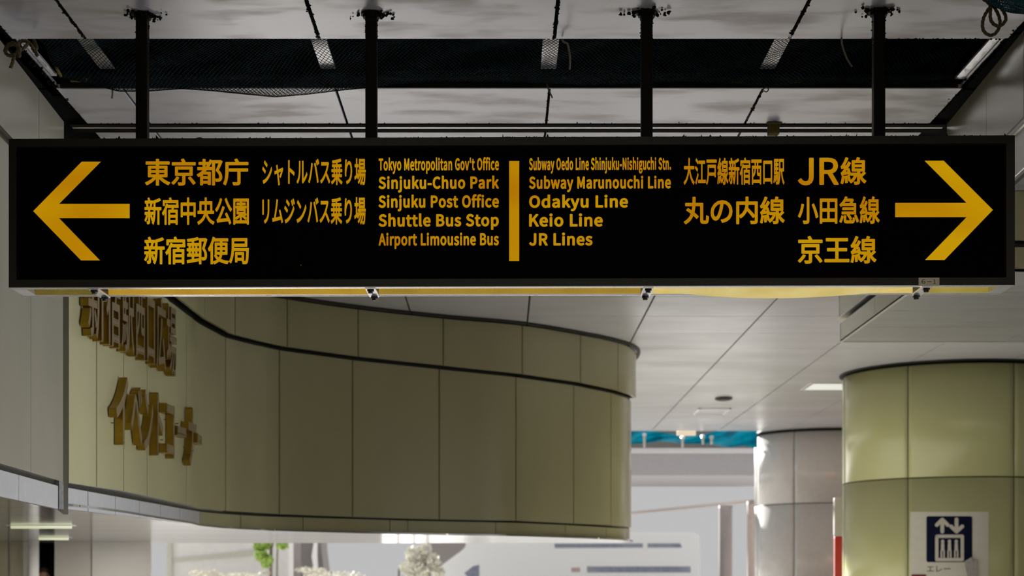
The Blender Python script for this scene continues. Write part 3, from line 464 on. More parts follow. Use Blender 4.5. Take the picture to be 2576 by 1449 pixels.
郵 600 166,336 166,263 113,263 113,336/208,336 263,336 263,263 208,263/316,497 257,484 186,473 108,464 31,457 35,449 41,430 43,421 73,423 104,426 135,428 166,431 166,374 38,374 38,336 77,336 77,263 23,263 23,224 77,224 77,150 36,150 36,112 166,112 166,33 25,17 31,-26 100,-17 179,-7 263,4 349,16 349,55 208,38 208,112 343,112 343,150 299,150 299,224 351,224 351,263 299,263 299,336 344,336 344,374 208,374 208,437 245,442 280,448 313,454 343,461/166,150 113,150 113,224 166,224/208,150 208,224 263,224 263,150/370,473 370,-48 412,-48 412,431 520,431 474,307 457,266 490,228 512,192 523,160 526,130 525,115 523,101 518,90 510,82 492,76 474,75 463,76 450,76 436,77 442,67 446,55 449,43 450,33 463,32 477,32 514,35 534,41 542,46 555,59 563,78 568,100 570,126 567,158 556,193 535,231 502,272 522,317 541,364 578,454 545,475 538,473
都 600 305,484 295,462 275,422 263,402 263,434 188,434 188,499 146,499 146,434 53,434 53,394 146,394 146,322 26,322 26,282 170,282 134,249 96,220 55,193 13,170 28,152 41,133 66,147 89,163 89,-45 130,-45 130,-10 266,-10 266,-37 309,-37 309,224 169,224 184,238 198,252 226,282 336,282 336,322 259,322 283,357 306,393 327,431 346,471/188,394 259,394 234,357 220,340 206,322 188,322/130,28 130,92 266,92 266,28/130,128 130,187 266,187 266,128/362,470 362,-48 406,-48 406,427 518,427 484,346 465,304 445,263 484,225 509,190 523,157 527,127 526,112 523,99 518,88 509,80 503,77 496,75 481,73 444,73 430,74 435,64 439,52 442,40 443,30 457,29 472,29 499,31 521,35 531,39 540,44 554,57 563,75 569,97 571,124 567,157 555,192 530,229 491,269 513,313 536,360 558,407 578,451 545,472 538,470
駅 600 136,130 144,105 151,79 156,54 159,32 184,38 180,60 174,85 167,110 158,134/91,124 95,96 98,66 100,38 100,13 124,17 124,41 122,69 119,99 115,127/49,136 46,96 40,59 31,25 17,-2 43,-17 58,13 67,49 73,89 76,131/322,479 322,251 320,182 312,109 293,38 260,-26 269,-30 279,-36 289,-43 296,-49 330,15 350,87 360,162 364,233 418,233 437,143 464,64 501,-1 551,-50 565,-31 574,-21 582,-14 536,28 501,85 476,154 459,233 556,233 556,479/364,438 514,438 514,275 364,275/149,352 149,298 91,298 91,352/52,479 52,170 240,170 239,143 235,96 234,77 228,93 219,112 210,130 200,148 179,140 189,120 199,99 207,79 213,61 233,70 226,17 221,2 217,-6 180,-13 166,-12 151,-10 155,-19 158,-29 161,-47 177,-48 206,-48 227,-46 235,-43 243,-38 250,-31 260,-10 267,30 273,94 279,188 280,206 187,206 187,262 263,262 263,298 187,298 187,352 263,352 263,388 187,388 187,442 275,442 275,479/149,388 91,388 91,442 149,442/149,262 149,206 91,206 91,262""".split('\n'):
    _a, _o = _l[2:].split(' ', 1)
    GLYPHS[_l[0]] = (int(_a)/600, [[tuple(int(q)/600 for q in p.split(',')) for p in lp.split()] for lp in _o.split('/')])

def tess(loops):
    """fill outlines (holes included) -> verts2d, tris"""
    ls = [[Vector((x, y, 0)) for x, y in lp] for lp in loops]
    flat = [p for lp in ls for p in lp]
    return [(p.x, p.y) for p in flat], [tuple(t) for t in tessellate_polygon(ls)]

_bold = {}
def bold_glyph(ch, w):
    """list of convex-ish pieces (verts2d, faces, rim loops) for a heavier glyph"""
    key = (ch, w)
    if key in _bold: return _bold[key]
    adv, loops = GLYPHS[ch]
    # tessellate groups: outer loops with the holes they contain
    def area(lp): return 0.5*sum(a[0]*b[1]-b[0]*a[1] for a, b in zip(lp, lp[1:]+lp[:1]))
    def inside(p, lp):
        c = False
        for (x1, y1), (x2, y2) in zip(lp, lp[1:]+lp[:1]):
            if (y1 > p[1]) != (y2 > p[1]) and p[0] < (x2-x1)*(p[1]-y1)/(y2-y1)+x1:
                c = not c
        return c
    depth = [sum(inside(lp[0], o) for o in loops if o is not lp) for lp in loops]
    pieces = []
    for i, lp in enumerate(loops):
        if depth[i] % 2 == 0:
            grp = [lp]+[o for j, o in enumerate(loops) if depth[j] == depth[i]+1 and inside(o[0], lp)]
            vs, fs = tess(grp)
            rims = []; k = 0
            for g in grp:
                rims.append(list(range(k, k+len(g)))); k += len(g)
            pieces.append((vs, fs, rims))
    if w > 0:
        for lp in loops:
            m = len(lp)
            for i in range(m):
                (x1, y1), (x2, y2) = lp[i], lp[(i+1) % m]
                l = math.hypot(x2-x1, y2-y1)
                if l < 1e-6: continue
                nx, ny = -(y2-y1)/l*w, (x2-x1)/l*w
                pieces.append(([(x1+nx, y1+ny), (x1-nx, y1-ny), (x2-nx, y2-ny), (x2+nx, y2+ny)], [(0, 1, 2, 3)], [[0, 1, 2, 3]]))
                d = [(x1+w*math.cos(a*math.pi/4), y1+w*math.sin(a*math.pi/4)) for a in range(8)]
                pieces.append((d, [tuple(range(8))], [list(range(8))]))
    _bold[key] = (adv, pieces)
    return _bold[key]

def layout(text, w, extra=0.0):
    x = 0.0; out = []
    for ch in text:
        if ch == ' ':
            x += 0.25+extra*0.5; continue
        adv, pc = bold_glyph(ch, w)
        for vs, fs, rims in pc:
            out.append(([(vx+x, vy) for vx, vy in vs], fs, rims))
        x += adv+extra
    xs = [v[0] for p in out for v in p[0]]; ys = [v[1] for p in out for v in p[0]]
    return out, (min(xs), max(xs), min(ys), max(ys))

def strokes(pts, w):
    """2D round-ended polyline of half-width w as pieces"""
    pc = []
    for (x1, y1), (x2, y2) in zip(pts, pts[1:]):
        l = math.hypot(x2-x1, y2-y1)
        nx, ny = -(y2-y1)/l*w, (x2-x1)/l*w
        pc.append([(x1+nx, y1+ny), (x1-nx, y1-ny), (x2-nx, y2-ny), (x2+nx, y2+ny)])
    for x, y in pts:
        pc.append([(x+w*math.cos(a*math.pi/6), y+w*math.sin(a*math.pi/6)) for a in range(12)])
    return pc

# ================================================================== SETTING
ZC = CZ+3.40        # ceiling height
SEAMX = [-2.577, -1.130, 0.326, 1.780]

# floor and paving outside
fl_o = struct(obj('floor', [(-14, -14, 0), (14, -14, 0), (14, 20.5, 0), (-14, 20.5, 0)], [(0, 1, 2, 3)], floor_m), 'tiled concourse floor')
obj('bounce_floor', [(-14, 20.5, 0), (14, 20.5, 0), (14, 37.2, 0), (-14, 37.2, 0)], [(0, 1, 2, 3)], floorp_m, fl_o)  # unseen floor, paler from here on to shape the bounced sunlight
struct(obj('ground', [(-60, 37.2, -0.02), (60, 37.2, -0.02), (60, 140, -0.02), (-60, 140, -0.02)], [(0, 1, 2, 3)], ground_m), 'pale paved street outside the hall')

# ceiling: pale panels with dark joints
ceil = MB()
def ceil_row(x0, x1, y0, y1, seams, gap=0.011, mi=0, t=0.03):
    xs = [x0]+[s for s in seams if x0+0.1 < s < x1-0.1]+[x1]
    for i, (a, b) in enumerate(zip(xs, xs[1:])):
        ceil.bbox(a+(gap if i else 0), b-(gap if i < len(xs)-2 else 0), y0, y1, ZC, ZC+t, 0.003, mi)
seams_all = [SEAMX[0]+1.4523*k for k in range(-8, 14)]
for y0, y1 in ((1.0, 5.2), (5.22, 10.645)):
    ceil_row(-3.03, 3.13, y0, y1, SEAMX)
ceil_row(-3.03, 3.13, 11.70, 12.585, SEAMX, 0.009)
ceil_row(-3.03, 3.13, 12.82, 15.7, SEAMX, 0.009)
ybk = [15.7+1.45*k for k in range(15)]
for y0, y1 in zip(ybk, ybk[1:]):
    ceil_row(-14, 14, y0+0.006, y1-0.006, seams_all, 0.010, 1)
ceil_row(5.62, 14, ybk[-1]+0.006, 40.5, seams_all, 0.010, 1)
ceil_row(-14, 5.6, ybk[-1]+0.006, 37.2, seams_all, 0.010, 1)
ceil_row(3.5, 8.5, 1.0, 8.3, seams_all, 0.009)
ceil_row(3.5, 8.5, 8.32, 14.7, seams_all, 0.009)
ceil_o = ceil.build('ceiling', [ceil_m, ceil_back])
struct(ceil_o, 'stained pale ceiling panels with dark joints')
bk = MB()
bk.box(-14.5, 14.5, 0.5, 10.60, ZC+0.035, ZC+0.06).box(-14.5, 14.5, 11.75, 37.2, ZC+0.035, ZC+0.06).box(5.62, 14.5, 37.2, 40.5, ZC+0.035, ZC+0.06)
bk.box(-3.4, -3.03, 1, 12.9, ZC+0.02, ZC+0.04).box(3.13, 3.5, 1, 12.9, ZC+0.02, ZC+0.04)
bk.box(3.6, 14.5, 10.5, 11.85, ZC+0.035, ZC+0.06).box(-14.5, -3.5, 10.5, 11.85, ZC+0.035, ZC+0.06)
# the dark box above the open slot
bk.box(-3.5, 3.6, 10.55, 11.85, ZC+0.75, ZC+0.8)
bk.box(-3.5, 3.6, 10.58, 10.62, ZC+0.02, ZC+0.75).box(-3.5, 3.6, 11.76, 11.80, ZC+0.02, ZC+0.75)
bk.box(-3.5, -3.42, 10.5, 11.8, ZC+0.02, ZC+0.75).box(3.52, 3.6, 10.5, 11.8, ZC+0.02, ZC+0.75)
bk.build('ceiling_void', black_m, ceil_o)
# lips round the slot
lp = MB()
lp.box(-3.0, 3.1, 11.68, 11.70, ZC-0.002, ZC+0.075)
lp.box(-3.0, 3.1, 11.64, 11.68, ZC+0.055, ZC+0.075)
lp.build('slot_lip', frame_m, ceil_o)
# dirty seams and edges
random.seed(3)
dr = MB()
for k, (x, ya, yb) in enumerate([(SEAMX[0], 9.9, 10.64), (SEAMX[1], 9.9, 10.64), (SEAMX[2], 9.9, 10.64), (SEAMX[3], 9.9, 10.64), (SEAMX[3], 11.72, 12.5), (SEAMX[2], 11.72, 12.5)]):
    n = 60 if k < 4 else 26
    for _ in range(n):
        dr.blob((x+random.gauss(0, 0.006), random.uniform(ya, yb), ZC+0.002), random.uniform(0.004, 0.010), sub=1)
for x, w in ((-3.035, 0.012), (3.135, 0.012)):
    for _ in range(190):
        dr.blob((x+random.gauss(0, w), random.uniform(9.6, 12.6), ZC+0.004), random.uniform(0.003, 0.010), sub=1)
for _ in range(60):
    dr.blob((random.uniform(-3, 3.1), 12.57+random.gauss(0, 0.008), ZC-0.001), random.uniform(0.003, 0.007), sub=1)
for _ in range(40):
    dr.blob((random.uniform(2.2, 3.1), 10.64+random.gauss(0, 0.006), ZC-0.001), random.uniform(0.004, 0.008), sub=1)
o = dr.build('seam_dirt', dirt_m, ceil_o, True); o['kind'] = 'stuff'

# metal edge strips at the two ends of the slot
def edge_strip(name, r0, r1, z, ya, yb, m, side):
    s = MB()
    a0 = -r0*z if side < 0 else r0*z
    a1 = -r1*z if side < 0 else r1*z
    s.box(min(a0, a1), max(a0, a1), ya, yb, CZ+z, CZ+z+0.015)
    return s.build(name, m)
sl = empty('edge_channel', (-3.02, 11.2, ZC))
def childof(o, par):
    o.parent = par
    o.matrix_parent_inverse = Matrix.Translation(-par.location)
    return o
childof(edge_strip('white_flange', 0.868, 0.8835, 3.44, 10.62, 11.55, white_metal, -1), sl)
childof(edge_strip('grey_flange', 0.884, 0.912, 3.42, 9.0, 11.95, grey_metal, -1), sl)
tag(sl, 'white and grey metal channel at the left end of the open ceiling slot', 'metal channel', 'edge channels')
sr = empty('edge_channel', (3.1, 11.2, ZC))
childof(edge_strip('white_flange', 0.890, 0.9125, 3.44, 10.62, 11.62, white_metal, 1), sr)
childof(edge_strip('grey_flange', 0.913, 0.925, 3.42, 10.3, 11.95, grey_metal, 1), sr)
tag(sr, 'white and grey metal channel at the right end of the open ceiling slot', 'metal channel', 'edge channels')

# double dark track across the ceiling behind the sign
tr = empty('ceiling_track', (0, 12.7, ZC))
for nm, ya, yb, za, mm in (('track_bar', 12.588, 12.668, -0.006, dirt_m), ('track_bar', 12.732, 12.812, -0.006, dirt_m), ('centre_strip', 12.668, 12.732, 0.0, alu_m)):
    childof(MB().bbox(-3.17, 3.255, ya, yb, ZC+za, ZC+0.03, 0.003).build(nm, mm), tr)
tag(tr, 'dark double metal track running across the ceiling just behind the sign', 'track')

# ---------------- near side walls
def wline(y): return -3.09-0.0431*(y-10.0)
def near_panels(y_list, z0, z1, side=-1, gap=0.004, xf=wline, off=0.0, t=0.03):
    m = MB()
    for a, b in zip(y_list, y_list[1:]):
        ya, yb = a+gap, b-gap
        for_x = lambda y: xf(y)+off*(1 if side < 0 else -1)
        p = [(for_x(ya), ya), (for_x(yb), yb), (for_x(yb)-t*(1 if side < 0 else -1), yb), (for_x(ya)-t*(1 if side < 0 else -1), ya)]
        m.prism([(x, y, z0) for x, y in p], (0, 0, z1-z0))
    return m
wl = near_panels([4, 6.3, 8.0, 9.9, 11.77, 12.58], CZ+2.87, ZC+0.01).build('wall_left', walln_m)
fixn(wl); struct(wl, 'beige panelled wall at the left beside the sign')
fixn(near_panels([4, 6.1, 7.8, 9.7, 11.53, 12.55], CZ+0.777, CZ+2.82).build('lower_panels', walln_m, wl))
fixn(near_panels([4, 6.1, 7.8, 9.8, 11.19, 12.38], CZ+0.572, CZ+0.737, off=0.0).build('bottom_trim_panels', trimw_m, wl))
fixn(near_panels([4, 12.55], CZ+0.60, ZC, off=-0.035).build('wall_backing', seam_m, wl))
fixn(near_panels([4, 12.52], CZ+0.735, CZ+0.779, off=-0.02).build('black_groove', blackrub, wl))
for y0_, y1_ in ((12.40, 12.46), (12.475, 12.54)):
    MB().box(wline(y0_)-0.03, wline(y0_)+0.003, y0_, y1_, CZ+0.575, CZ+0.775).build('end_post', grey_metal, wl)
m = MB(); m.tube([(wline(y)-0.012, y, CZ+2.845) for y in (4, 8, 10, 12.58)], 0.036, 14)
m.build('bullnose_edge', tube_m, wl, True)
# bronze expansion joint between the near wall and the curving wall
ej = MB(); ej.prism([(-3.235, 12.57, CZ+0.60), (-3.52, 13.97, CZ+0.60), (-3.56, 13.96, CZ+0.60), (-3.275, 12.56, CZ+0.60)], (0, 0, 2.8))
struct(fixn(ej.build('trim_1', bronze_band)), 'dark bronze expansion joint strip running down the left wall')

def rline(y): return 3.19+0.0381*(y-10.5)
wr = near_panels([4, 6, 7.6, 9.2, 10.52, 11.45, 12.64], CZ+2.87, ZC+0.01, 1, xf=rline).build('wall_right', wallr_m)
fixn(wr); struct(wr, 'beige panelled wall at the right beside the sign')
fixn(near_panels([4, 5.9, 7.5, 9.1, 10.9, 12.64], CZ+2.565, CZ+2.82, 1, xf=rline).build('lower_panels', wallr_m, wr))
fixn(near_panels([4, 12.64], CZ+2.57, ZC, 1, xf=rline, off=-0.035).build('wall_backing', seam_m, wr))
m = MB(); m.tube([(rline(y)+0.012, y, CZ+2.845) for y in (4, 8, 10, 12.64)], 0.036, 14)
m.build('bullnose_edge', tube_m, wr, True)
m = MB(); m.tube([(rline(y)-0.002, y, CZ+2.565) for y in (4, 8, 10, 12.64)], 0.006, 8)
m.build('bottom_bead', alu_m, wr, True)

# ---------------- the long curving wall (drum)
path_px = [(172, 13.95), (240, 14.5), (311, 15.25), (390, 16.4), (469, 17.6), (500, 18.35), (565, 19.1), (640, 19.6), (703, 19.98),
           (887, 20.73), (1105, 21.45), (1298, 22.0), (1443, 22.8), (1531, 23.45), (1577, 24.1)]
ctrl = [Vector(((p-VX)*y/F, y, 0)) for p, y in path_px]+[Vector(q) for q in ((1.87, 24.9, 0), (1.78, 25.9, 0), (1.2, 27.0, 0), (-1.0, 28.6, 0), (-6, 29.5, 0))]
PATH = catmull(ctrl, 14)
S_ = [0.0]
for a, b in zip(PATH, PATH[1:]): S_.append(S_[-1]+(b-a).length)
PPX = []; _mx = 0
for p in PATH:
    _mx = max(_mx, VX+F*p.x/p.y); PPX.append(_mx)
NRM = []
for i in range(len(PATH)):
    t = (PATH[min(i+1, len(PATH)-1)]-PATH[max(i-1, 0)]).normalized()
    NRM.append(Vector((t.y, -t.x, 0)))
def at_s(s):
    if s <= 0: i, t = 0, s/(S_[1])
    else:
        i = 0
        while i < len(S_)-2 and S_[i+1] < s: i += 1
        t = (s-S_[i])/(S_[i+1]-S_[i])
    return PATH[i].lerp(PATH[i+1], t) if 0 <= t <= 1 else PATH[i]+(PATH[i+1]-PATH[i])*t, NRM[i].lerp(NRM[i+1], max(0, min(1, t))).normalized(), PPX[i]+(PPX[i+1]-PPX[i])*t
def s_at(px):
    for i in range(len(PPX)-1):
        if PPX[i] <= px <= PPX[i+1] and PPX[i+1] > PPX[i]:
            return S_[i]+(S_[i+1]-S_[i])*(px-PPX[i])/(PPX[i+1]-PPX[i])
    return S_[-1]
YB = [(171, 1213), (311, 1235.3), (469, 1269.7), (497, 1278.0), (565, 1285), (656, 1290.5), (703, 1293.5), (887, 1300.5), (1056, 1305.5), (1105, 1306.5), (1296, 1310), (1443, 1317), (1531, 1321), (1575, 1325), (1591, 1328)]
YG = [(400, 735), (434, 757), (501, 808.6), (568, 845), (634, 862), (703, 877), (887, 902), (1105, 925), (1298, 945), (1445, 966), (1537, 985), (1575, 997.5), (1591, 1007)]
YT = [(158, 1278.6), (226.6, 1286.8), (296, 1296), (356, 1302.5), (409, 1309.7), (457, 1316), (507, 1323), (547, 1327.5), (609, 1330.3), (656, 1332), (1056, 1340.6), (1247, 1344), (1424, 1349), (1578, 1355.8)]
YTT = [(172, 1226), (226, 1236), (297, 1249), (356, 1260), (409, 1269.5), (457, 1278.5), (507, 1287), (547, 1291.5), (609, 1295.5), (656, 1298.5), (1056, 1310.5), (1296, 1315), (1443, 1321.5), (1576, 1330)]
def zfun(tab):
    def f(px, y):
        return CZ+(HY-lerp_table(tab, px))*y/F
    return f
z_b, z_g, z_t, z_tt = zfun(YB), zfun(YG), zfun(YT), zfun(YTT)
def zg_safe(px, y):
    return CZ+2.86 if px < 425 else z_g(px, y)
def hg(px): return 0.026 if px < 560 else 0.021

def drum_band(seams, zlo, zhi, off, gap, s_from=0.0, s_to=None, t=0.03):
    """panels between the seams (pixel columns), following the wall; zlo/zhi = functions (px, depth)"""
    m = MB()
    s_to = s_to if s_to else S_[-1]
    ss = [s_from]+[s_at(p) for p in seams]
    s = ss[-1]+1.6
    if s_to < S_[-1]-0.1 or not seams: s = s_to
    while s < s_to: ss.append(s); s += 1.6
    ss.append(s_to)
    for a, b in zip(ss, ss[1:]):
        a2, b2 = a+gap, b-gap
        k = max(3, int((b2-a2)/0.09))
        vs = []; fs = []
        for i in range(k+1):
            p, n, px = at_s(a2+(b2-a2)*i/k)
            lo, hi = zlo(px, p.y), zhi(px, p.y)
            q = p+n*off; r = p+n*(off-t)
            vs += [(q.x, q.y, lo), (q.x, q.y, hi), (r.x, r.y, hi), (r.x, r.y, lo)]
        for i in range(k):
            j = i*4
            for u in range(4):
                v = (u+1) % 4
                fs.append((j+u, j+v, j+4+v, j+4+u))
        fs += [(0, 3, 2, 1), (k*4, k*4+1, k*4+2, k*4+3)]
        m.add(vs, fs)
    return m
s0 = 0.0
wc = drum_band([243, 311, 370, 469, 567.5, 703, 887, 1105, 1298, 1443, 1537], z_b, lambda p, y: zg_safe(p, y)-hg(p), 0.0, 0.009, s0).build('wall_center', wall_m)
fixn(wc); struct(wc, 'long curving beige panelled wall under the sign')
fixn(drum_band([230, 300, 372, 499, 578, 713, 893, 1108, 1305, 1450, 1543], lambda p, y: zg_safe(p, y)+hg(p), lambda p, y: ZC-0.045, 0.07, 0.009, s0).build('upper_panels', wall_m, wc))
fixn(drum_band([227, 296, 356, 409, 457], z_t, z_tt, -0.02, 0.006, s0, s_at(507.5)).build('bottom_trim_panels', trimw_m, wc))
fixn(drum_band([609, 765, 983, 1028, 1249, 1425, 1529], z_t, z_tt, -0.02, 0.006, s_at(507.5)).build('bottom_trim_panels', wall_m, wc))
fixn(drum_band([], lambda p, y: z_t(p, y)+0.004, lambda p, y: ZC-0.005, -0.055, 0.0, s0).build('wall_backing', seam_m, wc))
fixn(drum_band([], lambda p, y: zg_safe(p, y)-0.07, lambda p, y: zg_safe(p, y)+0.07, -0.02, 0.0, s0).build('black_groove', blackrub, wc))
fixn(drum_band([], lambda p, y: z_tt(p, y)-0.02, lambda p, y: z_b(p, y)+0.005, -0.03, 0.0, s0).build('lower_black_groove', blackrub, wc))
fixn(drum_band([], lambda p, y: z_b(p, y)-0.006, lambda p, y: z_b(p, y), 0.004, 0.0, s0, s_at(560)).build('bottom_bead', alu_m, wc))
# round shadow-gap moulding where the wall meets the ceiling
fixn(drum_band([], lambda p, y: ZC-0.022, lambda p, y: ZC-0.001, 0.13, 0.0, s0, t=0.05).build('ceiling_moulding', seam_m, wc))

# ---------------- glossy lower soffit under the wall, left
lsf = MB()
zs = CZ+0.665
yrow = [8.0, 9.4, 10.8, 12.3, 14.1, 15.6, 17.1, 18.5, 19.9, 21.5, 23.2, 25.3]
def soffit_right(y):
    if y < 12.6: return wline(y)-0.03
    if y < PATH[0].y: return PATH[0].x
    for p, q, n in zip(PATH, PATH[1:], NRM):
        if p.y <= y <= q.y: return p.x+(q.x-p.x)*(y-p.y)/(q.y-p.y)+n.x*0.03
    return PATH[-1].x
for a, b in zip(yrow, yrow[1:]):
    g = 0.008
    k = 30
    for i in range(k):
        y0 = a+g+(b-a-2*g)*i/k; y1 = a+g+(b-a-2*g)*(i+1)/k
        r0, r1 = soffit_right(y0), soffit_right(y1)
        if r1-r0 > 1.0: r0 = r0
        lsf.add([(-14, y0, zs), (r0, y0, zs), (r1, y1, zs), (-14, y1, zs), (-14, y0, zs+0.02), (r0, y0, zs+0.02), (r1, y1, zs+0.02), (-14, y1, zs+0.02)],
                [(0, 3, 2, 1), (4, 5, 6, 7), (0, 1, 5, 4), (1, 2, 6, 5), (2, 3, 7, 6), (3, 0, 4, 7)])
lo = lsf.build('ceiling_left', mirror_m); fixn(lo)
struct(lo, 'low glossy metal ceiling beneath the curving wall')
lb = MB(); lb.box(-14, -4.2, 8, 25.2, zs+0.025, zs+0.05).build('ceiling_backing', seam_m, lo)
# low ceiling lamps
def soffit_lamp(px0, px1, py, label):
    y = (zs-CZ)*F/(HY-py)
    e = empty('ceiling_lamp', ((0.5*(px0+px1)-VX)*y/F, y, zs))
    hw = (px1-px0)*0.5*y/F
    MB().bbox(-hw-0.03, hw+0.03, -0.09, 0.09, -0.004, 0.012, 0.003).build('housing', white_metal, e)
    MB().tube([(-hw, 0, -0.012), (hw, 0, -0.012)], 0.022, 10).build('lamp_tube', tube_lit, e, True)
    l = bpy.data.lights.new('lamp_light', 'AREA'); l.shape = 'RECTANGLE'; l.size = 2*hw; l.size_y = 0.1; l.energy = 45; l.color = (1, 0.96, 0.86)
    lo_ = bpy.data.objects.new('lamp_light', l); COL.objects.link(lo_); lo_.parent = e; lo_.location = (0, 0, -0.05)
    tag(e, label, 'ceiling lamp', 'tube lamps in the low ceiling')
soffit_lamp(28, 180, 1322, 'nearer tube lamp on the glossy low ceiling at lower left')
soffit_lamp(98, 172, 1352, 'farther tube lamp on the glossy low ceiling at lower left')

# wall below the low ceiling with a dark doorway
YW = 24.6
def xw(px, y=YW): return (px-VX)*y/F
wb = MB()
wb.bbox(xw(137), xw(230)-0.01, YW, YW+0.05, 0, zs, 0.004)
wbo = wb.build('wall_back', pale_m)
struct(wbo, 'pale panelled wall under the low ceiling at lower left')
MB().bbox(xw(230)+0.01, xw(380), YW, YW+0.05, 0, zs, 0.004).build('white_panel', palew_m, wbo)
MB().bbox(-14, xw(22)-0.012, YW, YW+0.05, 0, zs, 0.004).bbox(xw(22)+0.012, xw(62), YW, YW+0.05, 0, zs, 0.004).build('olive_panels', olive_m, wbo)
MB().bbox(xw(60), xw(74), YW-0.05, YW+0.08, 0, zs, 0.006).build('grey_jamb', pale_m, wbo)
MB().box(-14, xw(61), YW+0.06, YW+0.10, 0, zs+0.02).build('wall_backing', pale_m, wbo)
MB().box(xw(138), xw(380)-0.02, YW+0.06, YW+0.10, 0, zs+0.02).build('wall_backing', pale_m, wbo)
d = MB(); d.box(xw(60), xw(150), YW+1.4, YW+1.45, 0, zs+0.01).box(xw(60)-0.05, xw(60), YW+0.1, YW+1.4, 0, zs).box(xw(150), xw(150)+0.05, YW+0.1, YW+1.4, 0, zs)
d.box(xw(60), xw(150), YW+0.06, YW+1.4, zs-0.01, zs+0.01)
struct(d.build('door_1', dark_m), 'dark open doorway beside the white post')
tag(MB().tube([(xw(85, 24.3), 24.3, 0), (xw(85, 24.3), 24.3, zs)], 0.073, 20).build('post', pole_m, None, True), 'slim white post beside the dark doorway at lower left', 'post')

# ---------------- lower ceiling box at the right (two-step fascia)
XS = 3.74
so = MB()
zb_, zg_, zt_ = CZ+2.72, CZ+2.925, CZ+2.98
yl = [14.75, 15.8, 16.84, 17.9, 19.0]
for i, (a, b) in enumerate(zip(yl, yl[1:])):
    xl = [XS, 5.55, 7.0, 8.45, 9.9, 11.4, 13.0]
    for c, e in zip(xl, xl[1:]):
        so.box(c+(0.004 if c > XS else 0), e-0.004, a+(0.005 if i else 0), b-(0.005 if i < 3 else 0), zb_, zb_+0.02)
soo = so.build('ceiling_right', soffit_r_m)
struct(soo, 'lower dropped ceiling with stepped edge at the right behind the sign')
m = MB()
for a, b in ((14.75, 16.1), (16.1, 17.25), (17.25, 19.0)):
    m.box(XS, XS+0.03, a+0.004, b-0.004, zb_, zg_)
m.box(XS, 13, 14.75, 14.78, zb_, zg_).box(XS, 13, 18.97, 19.0, zb_, zg_)
m.build('lower_fascia', wall_m, soo)
m = MB(); m.box(XS-0.01, XS+0.02, 14.74, 19.0, zt_, ZC).box(XS, 13, 14.72, 14.75, zt_, ZC).box(XS-0.01, 13, 18.98, 19.02, zt_, ZC).box(-14 if False else 3.35, XS, 18.98 if False else 14.72, 14.75, ZC-0.0, ZC)
m.build('upper_fascia', wall_m, soo)
m = MB(); m.box(XS+0.10, 12.9, 14.85, 18.9, zg_, zt_).build('black_groove', blackrub, soo)
m = MB(); m.box(XS-0.03, XS+0.10, 14.72, 19.03, zt_-0.006, zt_).box(XS-0.005, XS+0.02, 14.74, 19.0, zb_-0.006, zb_)
m.build('edge_bead', alu_m, soo)

# ---------------- columns
def column(cx, cy, R, joints_px, z_joint, m_, label):
    th0s = []
    for px in joints_px:
        best = min(((abs(VX+F*(cx+R*math.sin(a))/(cy-R*math.cos(a))-px), a) for a in [i*0.002-1.3 for i in range(1300)]))
        th0s.append(best[1])
    step = th0s[1]-th0s[0] if len(th0s) > 1 else 1.0
    n = max(3, round(2*math.pi/step)); step = 2*math.pi/n
    mb = MB()
    for z0, z1 in ((0.0, z_joint-2.4), (z_joint-2.4, z_joint), (z_joint, ZC-0.05)):
        if z1 <= 0.05: continue
        z0 = max(z0, 0)
        for k in range(n):
            a0 = th0s[0]+k*step+0.010/R*1.0; a1 = th0s[0]+(k+1)*step-0.010/R
            q = 20; vs = []; fs = []
            for i in range(q+1):
                a = a0+(a1-a0)*i/q
                for rr in (R, R-0.03):
                    for zz in (z0+0.010, z1-0.010):
                        vs.append((cx+rr*math.sin(a), cy-rr*math.cos(a), zz))
            for i in range(q):
                j = i*4
                fs += [(j, j+4, j+5, j+1), (j+2, j+3, j+7, j+6), (j+1, j+5, j+7, j+3), (j, j+2, j+6, j+4)]
            fs += [(0, 1, 3, 2), (q*4, q*4+2, q*4+3, q*4+1)]
            mb.add(vs, fs)
    o = mb.build('column', m_, None, True); fixn(o)
    for p in o.data.polygons: p.use_smooth = len(p.vertices) == 4 and abs(p.normal.z) < 0.1
    struct(o, label)
    c = MB(); c.tube([(cx, cy, 0), (cx, cy, ZC)], R-0.02, 64); c.build('column_core', seam_m, o, True)
    r = MB(); r.tube([(cx, cy, ZC-0.02), (cx, cy, ZC-0.002)], R+0.05, 64); r.build('shadow_ring', seam_m, o)
    return o
CX, CY, CR = 7.20, 27.25, 1.77
column(CX, CY, CR, (2284, 2553), CZ+1.655, col_m, 'big round column with glossy olive panels carrying the elevator sign')
column(7.20, 38.0, 1.60, (1998, 2140), CZ+1.81, col2_m, 'farther round pale column beyond the big one')

# enclosing walls out of the picture
o = struct(obj('wall_rear', [(-14, -13, 0), (14, -13, 0), (14, -13, 4.7), (-14, -13, 4.7)], [(0, 1, 2, 3)], rear_m))
struct(obj('wall_side_right', [(13.5, 14.8, 0), (13.5, 40.5, 0), (13.5, 40.5, 4.75), (13.5, 14.8, 4.75)], [(0, 1, 2, 3)], rear_m))
m = MB(); m.box(8.5, 8.6, -13, 10.6, 0, 4.7).box(8.5, 8.6, 14.2, 14.74, 0, 4.7).box(8.5, 8.6, 10.6, 14.2, 1.9, 4.7).box(8.5, 8.6, 10.6, 14.2, 0, 0.1)  # opening left in this unseen wall for the added fill light
struct(m.build('wall_side', rear_m))
o = struct(obj('wall_side_left', [(-14, -13, 0), (-14, 25.5, 0), (-14, 25.5, 4.75), (-14, -13, 4.75)], [(0, 1, 2, 3)], rear_m))

